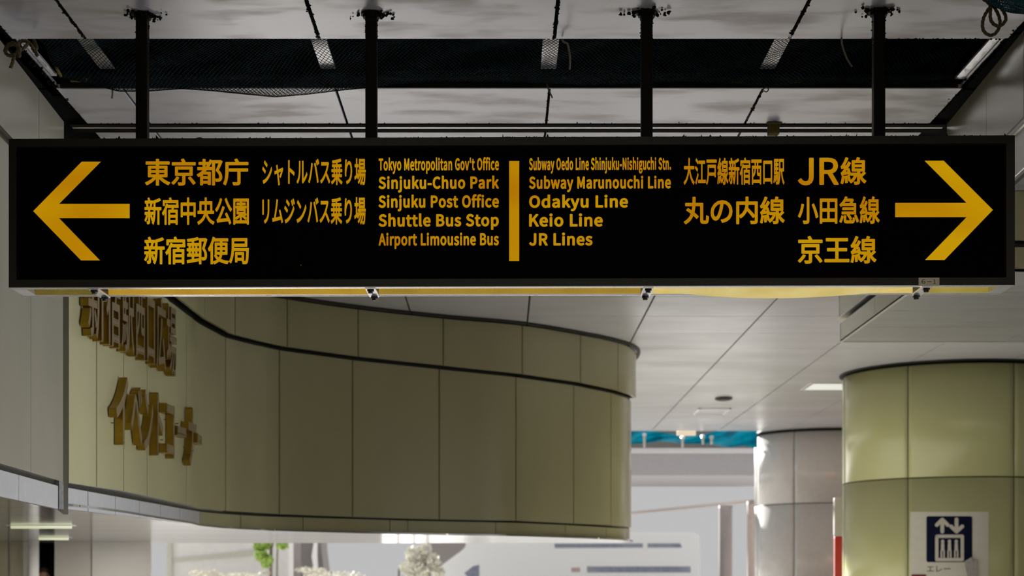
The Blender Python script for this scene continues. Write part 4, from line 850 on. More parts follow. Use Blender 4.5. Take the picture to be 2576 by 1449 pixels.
# ================================================================== THE SIGN
XL, DL, XR, DR = (22-VX)*10.04/F, 10.04, (2553-VX)*9.96/F, 9.96
SYAW = math.atan2(DR-DL, XR-XL)
SW = math.hypot(XR-XL, DR-DL)
S0 = Vector(((XL+XR)/2, (DL+DR)/2, CZ+1.7565))
SH = 0.867; ST = 0.31
sign = empty('direction_sign', S0, SYAW)
tag(sign, 'long black hanging sign with lit amber arrows and place names', 'sign')
_ex = Vector((math.cos(SYAW), math.sin(SYAW), 0)); _ey = Vector((-math.sin(SYAW), math.cos(SYAW), 0))
def S(px, py, dy=0.0):
    """pixel -> sign coordinates (x along the face, z up) on the plane dy behind the front face"""
    d = Vector(((px-VX)/F, 1.0, (HY-py)/F)); e = Vector((0, 0, CZ))
    t = ((S0+_ey*dy)-e).dot(_ey)/d.dot(_ey)
    q = e+d*t-S0
    return q.dot(_ex), q.z
HW = SW/2
FI = 0.044       # frame width
# housing
h = MB(); h.bbox(-HW+0.004, HW-0.004, 0.02, ST-0.004, 0.037, SH-0.002, 0.004)
h.build('housing', frame_m, sign)
# mitred frame, front ring with a slope towards the face
fr = MB()
def ring(o, i, y_o, y_i):
    vs = []
    for (x, z), y in zip(o, [y_o]*4): vs.append((x, y, z))
    for (x, z), y in zip(i, [y_i]*4): vs.append((x, y, z))
    return vs, [(k, (k+1) % 4, (k+1) % 4+4, k+4) for k in range(4)]
ou = [(-HW, 0), (HW, 0), (HW, SH), (-HW, SH)]
x0, zt0 = S(41, 367); x1, zb0 = S(2531.5, 699.5)
zt0 = S(1288, 365)[1]; zb0 = S(1288, 701)[1]
inn = [(x0, zb0), (x1, zb0), (x1, zt0), (x0, zt0)]
ins = [(x0+0.008, zb0+0.008), (x1-0.008, zb0+0.008), (x1-0.008, zt0-0.008), (x0+0.008, zt0-0.008)]
for a, b, ya, yb in ((ou, inn, 0.0, 0.0), (inn, ins, 0.0, 0.016)):
    vs, fs = ring(a, b, ya, yb); fr.add(vs, fs)
vs, fs = ring(ou, ou, 0.0, 0.03); fr.add(vs, fs)
fixn(fr.build('frame', frame_m, sign))
MB().box(x0, x1, 0.014, 0.02, zb0, zt0).build('face_panel', face_m, sign)
YF = 0.0120     # lettering plane, just proud of the face
def flat_pieces(name, pieces, fx, parent, m_, y, label=None):
    m = MB()
    for vs, fs, _ in pieces:
        m.add([(fx(v)[0], y, fx(v)[1]) for v in vs], fs)
    # a thin film: give it thickness backwards
    o = m.build(name, m_, parent)
    if label: o['label'] = label
    return o
def text_fit(text, px0, px1, py_hi, py_lo, w, latin=False, extra=0.0):
    pc, (a, b, c, d) = layout(text, w, extra)
    if latin:
        c, d = -w*0.6, 0.733+w*0.6
    xa, zlo = S(px0, py_lo, YF); xb, zhi = S(px1, py_hi, YF)
    def fx(v):
        return xa+(v[0]-a)/(b-a)*(xb-xa), zlo+(v[1]-c)/(d-c)*(zhi-zlo)
    return flat_pieces('lettering', pc, fx, sign, text_m, YF)
WJ = 0.023; WL = 0.040
for t, a, b, hi, lo in (('東京都庁', 364.7, 625, 398, 467.3), ('新宿中央公園', 363.4, 626, 495.6, 566), ('新宿郵便局', 362.7, 626, 594.5, 665.6),
                        ('シャトルバス乗り場', 659.7, 920, 398, 467), ('リムジンバス乗り場', 659.7, 920, 495.6, 565.6),
                        ('大江戸線新宿西口駅', 1720, 1973.5, 396, 465.5), ('丸の内線', 1720, 1974, 494, 564.5),
                        ('小田急線', 2007.2, 2213, 493.6, 563.8), ('京王線', 2007, 2204.8, 592.8, 663.5)):
    text_fit(t, a, b, hi, lo, WJ)
text_fit('線', 2114.5, 2179.6, 395, 465, WJ)
text_fit('JR', 2007.2, 2110, 397.5, 464.5, 0.020, True)
for t, a, b, hi, lo in (("Tokyo Metropolitan Gov't Office", 952.5, 1255, 398.3, 428.6), ('Sinjuku-Chuo Park', 952.3, 1255, 444.4, 474.8), ('Sinjuku Post Office', 952.3, 1255, 491.8, 522.2),
                        ('Shuttle Bus Stop', 952.3, 1254.8, 539, 569.6), ('Airport Limousine Bus', 952.3, 1254.8, 587, 617.3),
                        ('Subway Oedo Line Shinjuku-Nishiguchi Stn.', 1331, 1688, 397.3, 427.6), ('Subway Marunouchi Line', 1331, 1687.8, 443.9, 474.4),
                        ('Odakyu Line', 1331, 1579.8, 491.8, 522.2), ('Keio Line', 1331, 1516.3, 538.7, 569.6), ('JR Lines', 1331, 1490.6, 586.9, 617.2)):
    text_fit(t, a, b, hi, lo, WL, True, 0.050)
def sign_poly(name, pts, m_=text_m):
    q = [S(x, y, YF) for x, y in pts]
    m = MB(); m.prism([(x, YF, z) for x, z in q], (0, 0.0018, 0))
    return fixn(m.build(name, m_, sign))
s3 = 2.9942
sign_poly('arrow', [(x/s3, 340+y/s3) for x, y in ((250, 572), (615, 200), (759, 200), (445, 517), (976, 517), (976, 625), (445, 625), (753, 943), (610, 943))])
sign_poly('arrow', [(1716+x/s3, 340+y/s3) for x, y in ((2341, 563), (1970, 192), (1826, 192), (2143, 510), (1605, 510), (1605, 617), (2143, 617), (1830, 940), (1977, 940))])
sign_poly('divider_bar', [(1280.8, 405), (1306.2, 405), (1306.2, 656.8), (1280.8, 656.8)])
sign_poly('light_leak', [(41.6, 476), (43, 476), (44.8, 486), (44.8, 573), (43, 583), (41.6, 583)], leak_m)
sign_poly('light_leak', [(1498.6, 491.5), (1500.4, 494), (1499.8, 497.5), (1499.2, 494)], leak_m)
sign_poly('light_leak', [(756, 666), (757.4, 666), (757.4, 667.4), (756, 667.4)], leak_m)

# underside: bright rails, amber panels between cross plates
ud = [65, 250, 937, 1627, 2318, 2512]
def ux(px, dy=0.06): return S(px, 724, dy)[0]
rl = MB(); rl.bbox(-HW+0.002, HW-0.002, 0.004, 0.045, -0.004, 0.03, 0.003)
rl.build('front_rail', alu_m, sign)
MB().bbox(-HW+0.002, HW-0.002, 0.262, 0.284, -0.002, 0.03, 0.003).build('back_rail', alu_m, sign)
MB().bbox(-HW+0.002, HW-0.002, 0.292, ST, -0.004, 0.03, 0.003).build('back_rail', alu_m, sign)
MB().bbox(-HW+0.004, -HW+0.085, 0.06, 0.27, -0.002, 0.03, 0.003).build('end_rail', alu_m, sign)
MB().bbox(HW-0.085, HW-0.004, 0.06, 0.27, -0.002, 0.03, 0.003).build('end_rail', alu_m, sign)
for i in range(5):
    a, b = ux(ud[i], 0.16), ux(ud[i+1], 0.16)
    if i == 0: a = -HW+0.085
    if i == 4: b = HW-0.085
    a += 0.03 if i else 0.0; b -= 0.03 if i < 4 else 0.0
    m = MB(); k = 40 if i == 3 else 1
    vs = []; fs = []
    for j in range(k+1):
        u = j/k
        sag = 0.068*max(0.0, math.sin(math.pi*u))**0.8*(1-0.25*u) if i == 3 else 0.0
        x = a+(b-a)*u
        vs += [(x, 0.045, 0.030-sag*0.25), (x, 0.262, 0.030-sag), (x, 0.262, 0.036-sag), (x, 0.045, 0.036-sag*0.25)]
    for j in range(k):
        q = j*4
        fs += [(q, q+4, q+5, q+1), (q+1, q+5, q+6, q+2), (q+2, q+6, q+7, q+3), (q+3, q+7, q+4, q)]
    m.add(vs, fs)
    # inner back cheek; its emission stands in for light caught from the panel
    if i != 3: m.box(a, b, 0.254, 0.2615, -0.001, 0.030)
    else: m.box(a, b, 0.2575, 0.2615, -0.001, 0.030)
    # fine ribs of the louvre
    nr = int((b-a)/0.022)
    if i != 3:
        for j in range(nr):
            xx = a+(j+0.5)*(b-a)/nr
            m.box(xx-0.003, xx+0.003, 0.05, 0.25, 0.0265, 0.030)
    o = fixn(m.build('light_panel', louvres[i], sign))
    o['label'] = ['dim olive light panel', 'amber light panel', 'ochre light panel', 'pale sagging light panel', 'straw coloured light panel'][i]
for px in ud[1:5]:
    xc = ux(px, 0.155)
    e = MB(); e.bbox(xc-0.03, xc+0.03, 0.012, 0.30, -0.012, -0.003, 0.002)
    br = e.build('cross_plate', alu_m, sign)
    for yy in (0.035, 0.285):
        b = MB()
        b.tube([(xc, yy, -0.012), (xc, yy, -0.022)], 0.022, 6).tube([(xc, yy, -0.022), (xc, yy, -0.034)], 0.015, 10)
        b.build('bolt', bolt_m, br)
# number plate on the lower frame
xa, za = S(2310.5, 719, -0.002); xb, zb1 = S(2363, 698.5, -0.002)
npl = MB().bbox(xa, xb, -0.006, 0.002, za, zb1, 0.0015).build('number_plate', plate_m, sign)
npl['label'] = 'small beige number plate'
pc = []
def plate_glyph(ch, px0, px1, py0, py1):
    p, (a, b, c, d) = layout(ch, 0.004)
    (xa_, zl), (xb_, zh) = S(px0, py1, -0.007), S(px1, py0, -0.007)
    return [([(xa_+(v[0]-a)/(b-a)*(xb_-xa_), zl+(v[1]-c)/(d-c)*(zh-zl)) for v in vs], fs, None) for vs, fs, _ in p]
for g in (('6', 2318.5, 2327.5, 702.5, 714), ('1', 2348, 2354, 702.5, 714)):
    pc += plate_glyph(*g)
(dx0, dz0), (dx1, dz1) = S(2332, 709.2, -0.007), S(2343.5, 707.8, -0.007)
pc.append(([(dx0, dz0), (dx1, dz0), (dx1, dz1), (dx0, dz1)], [(0, 1, 2, 3)], None))
flat_pieces('number_lettering', pc, lambda v: v, npl, plate_txt, -0.0068)
# hangers: four square posts with collars at the ceiling
ZTOP = ZC-S0.z
for px, r in ((358.5, 0), (934.5, 0), (1626.5, 0), (2210, 0)):
    xc = ux(px, 0.155)
    yc = 0.155
    p = MB(); p.bbox(xc-0.034, xc+0.034, yc-0.034, yc+0.034, SH-0.01, ZTOP+0.02, 0.006)
    po = p.build('post', post_m, sign)
    c = MB(); c.tube([(xc, yc, ZTOP-0.012), (xc, yc, ZTOP-0.001)], 0.062, 28).tube([(xc, yc, ZTOP-0.03), (xc, yc, ZTOP-0.010)], 0.050, 28)
    c.build('collar', post_m, po, False)
    random.seed(int(px))
    g = MB()
    for _ in range(46):
        a = random.uniform(0, 2*math.pi); rr = abs(random.gauss(0.062, 0.012))+random.random()**4*0.05
        g.blob((xc+rr*math.cos(a)*1.25, yc+rr*math.sin(a)*0.9, ZTOP-0.006-random.random()*0.008), random.uniform(0.004, 0.012), jit=0.5)
    for _ in range(26):
        zz = ZTOP-0.02-random.random()**2*0.22
        sx = random.choice((-1, 1))
        g.blob((xc+sx*0.035, yc+random.uniform(-0.03, 0.03), zz), random.uniform(0.003, 0.006), jit=0.5)
    o = g.build('clotted_dirt', dirt_m, po, True)
    o['kind'] = 'stuff'
# fuzz of dust along the top edge
random.seed(11)
fz = MB()
for _ in range(1100):
    x = random.uniform(-HW+0.2, HW-0.05)
    dens = 0.5+0.5*math.sin(x*2.3+1)*math.sin(x*5.1)
    if random.random() > dens+0.25: continue
    y = random.uniform(0.01, 0.08); hh = random.uniform(0.003, 0.012)*(1+1.2*(random.random() > 0.93))
    w = random.uniform(0.004, 0.013); lean = random.uniform(-0.012, 0.012)
    fz.add([(x-w, y, SH-0.003), (x+w, y, SH-0.003), (x, y+w, SH-0.003), (x+lean, y, SH+hh)], [(0, 1, 3), (1, 2, 3), (2, 0, 3)])
for _ in range(14):
    x = random.uniform(-HW+0.1, HW-0.1)
    fz.blob((x, 0.03, SH), (random.uniform(0.01, 0.04), 0.02, random.uniform(0.004, 0.012)), sub=1)
o = fz.build('dust_fuzz', dirt_m, sign); o['kind'] = 'stuff'

# ================================================================== RAISED GOLD LETTERS ON THE CURVING WALL
def wall_letter(ch, s_mid, width, zlo, zhi, w, label, group):
    pc, (a, b, c, d) = layout(ch, w)
    # full-width cell: keep each character in its em square
    a, b, c, d = 0.02, 0.98, -0.07, 0.86
    p0, n0, _ = at_s(s_mid)
    e = empty('wall_letter', (p0.x, p0.y, zlo))
    loc = Vector((p0.x, p0.y, zlo))
    m = MB()
    def pos(v, off):
        s = s_mid+((v[0]-a)/(b-a)-0.5)*width
        p, n, _ = at_s(s)
        q = p+n*off
        return Vector((q.x, q.y, zlo+(v[1]-c)/(d-c)*(zhi-zlo)))-loc
    front = MB()
    for vs, fs, rims in pc:
        k = len(vs)
        m.add([pos(v, 0.082) for v in vs]+[pos(v, 0.012) for v in vs], [tuple(i+k for i in f) for f in fs]+[(r[i], r[(i+1) % len(r)], r[(i+1) % len(r)]+k, r[i]+k) for r in rims for i in range(len(r))])
        front.add([pos(v, 0.0825) for v in vs], fs)
    m.build('letter_body', gold_m, e)
    front.build('letter_face', goldface_m, e)
    for fx, fz in ((0.3, 0.3), (0.65, 0.62)):
        p, n, _ = at_s(s_mid+(fx-0.5)*width)
        q = p-loc
        z = (zhi-zlo)*fz
        st = MB(); st.tube([(q.x-n.x*0.02, q.y-n.y*0.02, z), (q.x+n.x*0.03, q.y+n.y*0.03, z)], 0.006, 6)
        st.build('standoff', gold_m, e)
    tag(e, label, 'letter', group)
sa, sb = s_at(196), s_at(425)
w7 = (sb-sa)/7
names = ['first', 'second', 'third', 'fourth', 'fifth', 'sixth', 'seventh', 'eighth']
for i, ch in enumerate('新宿駅西口広場'):
    wall_letter(ch, sa+(i+0.5)*w7, w7*0.93, CZ+2.085, CZ+2.76, 0.012, names[i]+' gold letter of the upper row on the curving wall, reading '+ch, 'gold letters of the upper row')
sa, sb = s_at(266), s_at(490)
w8 = (sb-sa)/8
for i, ch in enumerate('イベントコーナー'):
    wall_letter(ch, sa+(i+0.5)*w8, w8*0.92, CZ+1.235, CZ+1.89, 0.020, names[i]+' gold letter of the lower row on the curving wall, reading '+ch, 'gold letters of the lower row')

# ================================================================== NETS, ROPES, CORDS
random.seed(5)
EDGE = [(120, 190), (150, 193), (200, 204), (250, 217), (300, 230), (367, 230), (457, 223), (540, 229), (617, 237), (693, 244), (767, 238), (860, 227), (950, 218), (1027, 210),
        (1094, 205), (1227, 205), (1361, 208), (1494, 215), (1641, 207), (1716, 203), (1800, 208), (1880, 213), (1945, 218), (2010, 212), (2100, 207), (2200, 212), (2300, 208), (2400, 197), (2440, 190)]
def net_pt(u, v):
    """u 0..1 left to right, v 0..1 near edge to sagging far edge, 1..1.3 folded up behind"""
    x = -2.94+u*5.95
    yend = 11.50+0.06*math.sin(u*9)
    px = VX+F*x/yend
    zend = (HY-lerp_table(EDGE, px))*yend/F
    wob = 0.05*math.sin(u*17+1.3)*math.sin(u*5.1)+0.03*math.sin(u*31)
    if v <= 1:
        y = 10.655+(yend-10.655)*v
        zn = 3.435+0.02*math.sin(u*23)
        z = zn+(zend-zn)*v
        z += (0.042+wob*0.8)*math.sin(math.pi*v)*(1-v*0.5)
        z += 0.012*math.sin(u*60+v*9)*math.sin(math.pi*v)
        x += 0.03*math.sin(v*5+u*13)*math.sin(math.pi*v)
    else:
        t = (v-1)/0.3
        y = yend+0.06*t
        z = zend+(3.47-zend)*t
    return Vector((x, y, CZ+z))
def net_mesh(fn, nu, nv, vmax, r, mb):
    nodes = {}
    def node(i, j):
        if (i, j) not in nodes:
            nodes[(i, j)] = fn(min(1, max(0, (i+0.5*(j % 2)+random.uniform(-.08, .08))/nu)), vmax*j/nv)
        return nodes[(i, j)]
    for j in range(nv):
        for i in range(nu):
            if j % 2 == 0: ends = ((i, j+1), (i-1, j+1))
            else: ends = ((i, j+1), (i+1, j+1))
            for e in ends:
                if e[0] < 0 or e[0] > nu: continue
                a, b = node(i, j), node(*e)
                d = (b-a)
                if d.length < 1e-5: continue
                d.normalize()
                s = d.cross(Vector((0, 0.3, 1))).normalized(); t = d.cross(s)
                vs = []
                for p in (a, b):
                    for k in range(3):
                        an = 2.0944*k
                        vs.append(p+s*(r*math.cos(an))+t*(r*math.sin(an)))
                mb.add(vs, [(0, 1, 4, 3), (1, 2, 5, 4), (2, 0, 3, 5)])
nb = MB(); net_mesh(net_pt, 215, 54, 1.3, 0.0021, nb)
# drawn edge line along the hem
nb.tube([net_pt(i/200, 1.0) for i in range(201)], 0.0032, 5)
net = nb.build('net', net_m)
tag(net, 'dark green black netting sagging across the open ceiling slot', 'net')

def strap(x0, x1, z, ya, yb, label):
    o = MB().bbox(x0, x1, ya, yb, CZ+z, CZ+z+0.012, 0.003).build('metal_strap', white_metal)
    tag(o, label, 'metal strap', 'white straps above the net')
strap(-2.70, -2.60, 3.49, 10.66, 11.56, 'white metal strap above the net near the leftmost sign post')
strap(-1.215, -1.115, 3.49, 10.66, 11.56, 'white metal strap above the net left of the second sign post')
strap(0.262, 0.366, 3.49, 10.66, 11.56, 'white metal strap above the net between the two middle sign posts')
strap(1.735, 1.835, 3.49, 10.66, 11.56, 'white metal strap above the net left of the rightmost sign post')

def rope_mb(mb, pts, R, turns_per_m=14, strands=3, n=6, sub=10, close=False):
    c = catmull(pts, sub, close)
    L = 0.0; ang = 0.0
    frames = []; up = Vector((0, 1, 0.01))
    for i, p in enumerate(c):
        d = (c[min(i+1, len(c)-1)]-c[max(i-1, 0)]).normalized()
        s = d.cross(up)
        s = s.normalized() if s.length > 1e-6 else Vector((1, 0, 0))
        up = s.cross(d).normalized()
        if i: L += (p-c[i-1]).length
        frames.append((p, s, up, L))
    for k in range(strands):
        pp = []
        for p, s, u, l in frames:
            a = 2*math.pi*(l*turns_per_m+k/strands)
            pp.append(p+s*(math.cos(a)*R*0.5)+u*(math.sin(a)*R*0.5))
        mb.tube(pp, R*0.62, n)
    return mb
def zp(x, y, y_depth, sc=8.587, ox=2276, oy=0): return P(ox+x/sc, oy+y/sc, y_depth)
# hanging looped rope, top right
L1 = [zp(*q, 9.2) for q in ((1720, -60), (1800, 60), (1850, 130), (1780, 240), (1700, 400), (1680, 580), (1730, 700), (1850, 762), (1960, 720), (2040, 590), (2060, 480), (2020, 320), (1930, 150), (1860, 60), (1800, -40))]
L2 = [zp(*q, 9.16) for q in ((1880, -60), (1860, 90), (1850, 240), (1850, 400), (1900, 500), (2000, 560), (2110, 530), (2180, 420), (2160, 300), (2080, 170), (1960, 40), (1900, -50))]
rm = MB(); rope_mb(rm, L1, 0.0088); rope_mb(rm, L2, 0.0088)
rope_mb(rm, [zp(*q, 9.15) for q in ((1700, -20), (1800, 40), (1900, 60), (1960, 20))], 0.0092)
tag(rm.build('rope', rope_m, None, True), 'twisted hemp rope hanging in two loops at the top right corner', 'rope', 'hemp ropes')
# knotted rope at the left end of the slot
def zk(x, y, d): return P(x/8.587, 60+y/8.587, d)
rk = MB()
kn = [[(600, 400, 10.50), (560, 480, 10.47), (430, 560, 10.46), (330, 420, 10.47), (200, 440, 10.46), (110, 560, 10.47), (150, 660, 10.46), (270, 690, 10.44), (380, 600, 10.44), (390, 440, 10.45), (430, 380, 10.48), (560, 370, 10.5), (640, 430, 10.52)],
      [(430, 400, 10.5), (390, 520, 10.45), (420, 640, 10.44), (410, 700, 10.44), (330, 660, 10.44), (300, 720, 10.43), (270, 840, 10.43), (230, 950, 10.43)],
      [(120, 610, 10.45), (160, 500, 10.44), (260, 450, 10.43), (360, 470, 10.43), (430, 560, 10.43), (380, 660, 10.44), (250, 690, 10.44)],
      [(640, 420, 10.5), (700, 500, 10.5), (720, 560, 10.5), (780, 640, 10.49), (810, 700, 10.49)],
      [(730, 350, 10.55), (760, 430, 10.53), (790, 500, 10.52), (760, 600, 10.52)]]
for kk in kn: rope_mb(rk, [zk(*q) for q in kk], 0.0105, sub=8)
tag(rk.build('rope', rope_m, None, True), 'knotted hemp rope with a short tail at the left end of the ceiling slot', 'rope', 'hemp ropes')
# pale cords
def cord(pts, r, label):
    m = MB(); m.tube(catmull(pts, 8), r, 8)
    m.blob(pts[-1], r*1.25, sub=1, jit=0.2)
    tag(m.build('cord', cord_m, None, True), label, 'cord', 'cord ends at the ceiling slot')
cord([P(1414, 99, 10.62), P(1418, 106, 10.58), P(1427, 110, 10.57), P(1432, 130, 10.57), P(1434, 152, 10.57), P(1433, 172, 10.57)], 0.0062, 'pale frayed cord end dangling over the netting right of the middle strap')
cord([P(2117, 96, 10.62), P(2118, 110, 10.58), P(2123, 128, 10.57), P(2131, 148, 10.57), P(2142, 166, 10.57)], 0.0058, 'pale curved cord end dangling over the netting left of the rightmost post')
cord([P(1374, 207, 11.64), P(1379, 222, 11.62), P(1385, 236, 11.62), P(1389, 245, 11.62)], 0.0050, 'short dark cord end hanging at the rear ceiling joint below the middle strap')
cord([P(283, 226, 11.62), P(283, 236, 11.62), P(282, 246, 11.62)], 0.0060, 'short stubby cord end hanging below the net near the leftmost post')
cord([P(1918, 229, 11.64), P(1922, 222, 11.62), P(1930, 220, 11.62), P(1933, 226, 11.62), P(1928, 231, 11.62), P(1922, 229, 11.62)], 0.0040, 'small cord ring at the rear ceiling joint left of the rightmost post')
# bundled blue net in the top right corner
def bnet(u, v):
    c = P(2445+u*260, -77+u*95+10*math.sin(u*5), 9.0)
    a = 2*math.pi*v
    rr = 0.142*(1+0.07*math.sin(u*15+a*2))
    return c+Vector((-0.35*math.sin(a)*rr, math.cos(a)*rr, math.sin(a)*rr*0.9))
bm_ = MB(); net_mesh(bnet, 46, 36, 1.0, 0.0026, bm_)
bm_.tube([P(2445+u*26, -77+u*9.5+10*math.sin(u*.5), 9.0) for u in range(11)], 0.068, 16)
nbo = tag(bm_.build('net_bundle', netblue_m, None), 'bundled blue safety net at the top right corner above the rope', 'net')
for u in (0.25, 0.8):
    q = P(2445+u*260, -77+u*95, 9.0)
    t = MB(); t.tube([q+Vector((0, 0, 0.08)), Vector((q.x+0.02, q.y, ZC+0.002))], 0.006, 8)
    t.build('tie_cord', cord_m, nbo, True)
# yellowed foam strips in the slot
def foam(px0, py0, px1, py1, d, t, label):
    a, b = P(px0, py0, d), P(px1, py1, d)
    m = MB(); m.bbox(min(a.x, b.x), max(a.x, b.x), d, d+t, min(a.z, b.z), max(a.z, b.z), 0.004)
    tag(m.build('foam_strip', foam_m), label, 'foam strip', 'yellowed foam strips')
foam(175, 196, 217, 203, 11.63, 0.04, 'yellowed foam strip on the rear lip at the left end of the slot')
foam(1842, 197, 1868, 205, 11.63, 0.04, 'yellowed foam strip on the rear lip between the two right posts')
foam(1986, 197, 2018, 205, 11.63, 0.04, 'yellowed foam strip on the rear lip right of the rightmost strap')
m = MB(); m.tube([P(141, 170, 11.2), P(147, 181, 11.28), P(153, 191, 11.36)], [0.009, 0.012, 0.010], 8)
tag(m.build('foam_strip', foam_m, None, True), 'slanted yellowed foam strip beside the white channel at the slot left end', 'foam strip', 'yellowed foam strips')
# rusty clip on the track
a, b = P(1933, 320, 12.6), P(1960, 337, 12.6)
m = MB(); m.bbox(a.x, b.x, 12.57, 12.66, b.z, ZC-0.004, 0.004)
m.blob(((a.x+b.x)/2, 12.56, ZC-0.004), (0.06, 0.05, 0.008), jit=0.3)
tag(m.build('track_clip', foam_m, None), 'rusty brown clip hanging on the dark ceiling track near the rightmost post', 'clip')

# ================================================================== CEILING FITTINGS, FAR HALL
def ceil_item(name, px0, px1, py0, py1):
    y0, y1 = 3.4*F/(HY-py0), 3.4*F/(HY-py1)
    ym = (y0+y1)/2
    return (px0-VX)*ym/F, (px1-VX)*ym/F, min(y0, y1), max(y0, y1)
x0_, x1_, y0_, y1_ = ceil_item('', 2034, 2150, 964, 980)
e = empty('ceiling_lamp', ((x0_+x1_)/2, (y0_+y1_)/2, ZC))
hx, hy = (x1_-x0_)/2, (y1_-y0_)/2
fr_ = MB()
fr_.bbox(-hx-.05, hx+.05, -hy-.05, -hy, -0.012, 0.02, .004).bbox(-hx-.05, hx+.05, hy, hy+.05, -0.012, 0.02, .004).bbox(-hx-.05, -hx, -hy, hy, -0.012, 0.02, .004).bbox(hx, hx+.05, -hy, hy, -0.012, 0.02, .004)
fr_.build('frame', white_metal, e)
MB().bbox(-hx, hx, -hy, hy, -0.006, 0.01, .003).build('diffuser', lamp_m, e)
tag(e, 'lit rectangular ceiling lamp just left of the big column', 'ceiling lamp')
x0_, x1_, y0_, y1_ = ceil_item('', 1799, 1842, 997.5, 1004.5)
e = empty('ceiling_vent', ((x0_+x1_)/2, (y0_+y1_)/2, ZC))
m = MB(); hx, hy = (x1_-x0_)/2, (y1_-y0_)/2
m.tube([(0, 0, -0.03), (0, 0, 0.0)], hx, 28).build('vent_body', vent_m, e)
for v in e.children[0].data.vertices: v.co.y *= hy/hx
m = MB(); m.tube([(0, 0, -0.045), (0, 0, -0.03)], hx*0.72, 28).build('vent_cap', vent_m, e)
for v in e.children[1].data.vertices: v.co.y *= hy/hx
tag(e, 'small dark round vent on the bright ceiling left of the far column', 'vent')
x0_, x1_, y0_, y1_ = ceil_item('', 1748, 1830, 1027, 1043)
e = empty('ceiling_hatch', ((x0_+x1_)/2, (y0_+y1_)/2, ZC))
hx, hy = (x1_-x0_)/2, (y1_-y0_)/2
m = MB()
m.box(-hx, hx, -hy, -hy+.05, -0.014, 0).box(-hx, hx, hy-.05, hy, -0.014, 0).box(-hx, -hx+.05, -hy, hy, -0.014, 0).box(hx-.05, hx, -hy, hy, -0.014, 0)
m.build('frame', alu_m, e)
MB().box(-hx+.05, hx-.05, -hy+.05, hy-.05, -0.006, 0).build('cover', ceil_back, e)
tag(e, 'faint square access hatch in the bright ceiling below the dark vent', 'hatch')

# ================================================================== ELEVATOR SIGN ON THE BIG COLUMN
def C(px, py, off=0.0):
    d = Vector(((px-VX)/F, 1.0, (HY-py)/F)); R = CR+off
    A = d.x*d.x+1; B = -2*(d.x*CX+CY); Cc = CX*CX+CY*CY-R*R
    t = (-B-math.sqrt(max(0, B*B-4*A*Cc)))/(2*A)
    return Vector((d.x*t, t, CZ+d.z*t))
def col_sheet(mb, px0, px1, py0, py1, o0, o1, n=10, rad=0.0):
    """thin curved sheet on the column between two offsets; rad rounds the corners (pixels)"""
    if rad:
        out = []
        for cx_, cy_, a0 in ((px1-rad, py0+rad, -90), (px1-rad, py1-rad, 0), (px0+rad, py1-rad, 90), (px0+rad, py0+rad, 180)):
            for k in range(5):
                a = math.radians(a0+22.5*k); out.append((cx_+rad*math.cos(a), cy_+rad*math.sin(a)))
        return col_poly(mb, out, o0, o1)
    vs = []; fs = []
    for i in range(n+1):
        px = px0+(px1-px0)*i/n
        vs += [C(px, py0, o1), C(px, py1, o1), C(px, py1, o0), C(px, py0, o0)]
    for i in range(n):
        q = i*4
        for u in range(4): fs.append((q+u, q+(u+1) % 4, q+4+(u+1) % 4, q+4+u))
    fs += [(0, 3, 2, 1), (n*4, n*4+1, n*4+2, n*4+3)]
    return mb.add(vs, fs)
def col_poly(mb, pts, o0, o1):
    bm = bmesh.new()
    vs = [bm.verts.new((x, y, 0)) for x, y in pts]
    for t in tessellate_polygon([[Vector((x, y, 0)) for x, y in pts]]): bm.faces.new([vs[i] for i in t])
    xs = [x for x, y in pts]
    x = min(xs)+7
    while x < max(xs):
        bmesh.ops.bisect_plane(bm, geom=bm.verts[:]+bm.edges[:]+bm.faces[:], plane_co=(x, 0, 0), plane_no=(1, 0, 0)); x += 7
    bm.verts.index_update()
    n = len(bm.verts)
    co = [(v.co.x, v.co.y) for v in bm.verts]
    fs = [tuple(v.index for v in f.verts) for f in bm.faces]
    for e in bm.edges:
        if e.is_boundary: fs.append((e.verts[0].index, e.verts[1].index, e.verts[1].index+n, e.verts[0].index+n))
    bm.free()
    return mb.add([C(a, b, o1) for a, b in co]+[C(a, b, o0) for a, b in co], fs)
es = empty('elevator_sign', C(2388, 1470, 0))
tag(es, 'navy elevator pictogram sign on pale sheet stuck to the big column', 'sign')
def esc(o): return childof(o, es)
def E_(x, y): return (2280+x/7.247, 1249+y/7.247)
m = MB(); col_sheet(m, 2289.5, 2487, 1287.5, 1520, 0.002, 0.008, 14); esc(m.build('backing_sheet', paper_m))
m = MB(); col_sheet(m, 2330.4, 2446, 1298.7, 1414.2, 0.008, 0.011, 10, 5); bp_ = esc(m.build('blue_panel', blue_m))
def picto(name, lines, w):
    m = MB()
    for ln in lines:
        for poly in strokes([E_(*q) for q in ln], w/7.247):
            col_poly(m, poly, 0.011, 0.014)
    o = m.build(name, picto_m)
    o.parent = bp_
    return o
picto('up_arrow', [[(555, 520), (655, 420), (755, 520)], [(655, 430), (655, 640)]], 34)
picto('down_arrow', [[(815, 545), (915, 640), (1020, 545)], [(915, 415), (915, 630)]], 34)
picto('cabin_outline', [[(555, 725), (1020, 725), (1020, 1150), (555, 1150), (555, 725)]], 30)
for xx in (662, 786, 910):
    picto('passenger_figure', [[(xx, 815), (xx, 830)], [(xx, 875), (xx, 960)]], 26 if False else 30)
    picto('passenger_legs', [[(xx-24, 985), (xx-24, 1105)], [(xx+24, 985), (xx+24, 1105)]], 14)
m = MB()
pcs, (a, b, c, d) = layout('エレー', 0.012)
for vs, fs, _ in pcs:
    k = len(vs)
    q = [E_(372+(v[0]-a)/(b-a)*430, 1375-(v[1]-c)/(d-c)*110) for v in vs]
    m.add([C(x, y, 0.0095) for x, y in q], fs)
esc(m.build('lettering', ink_m))
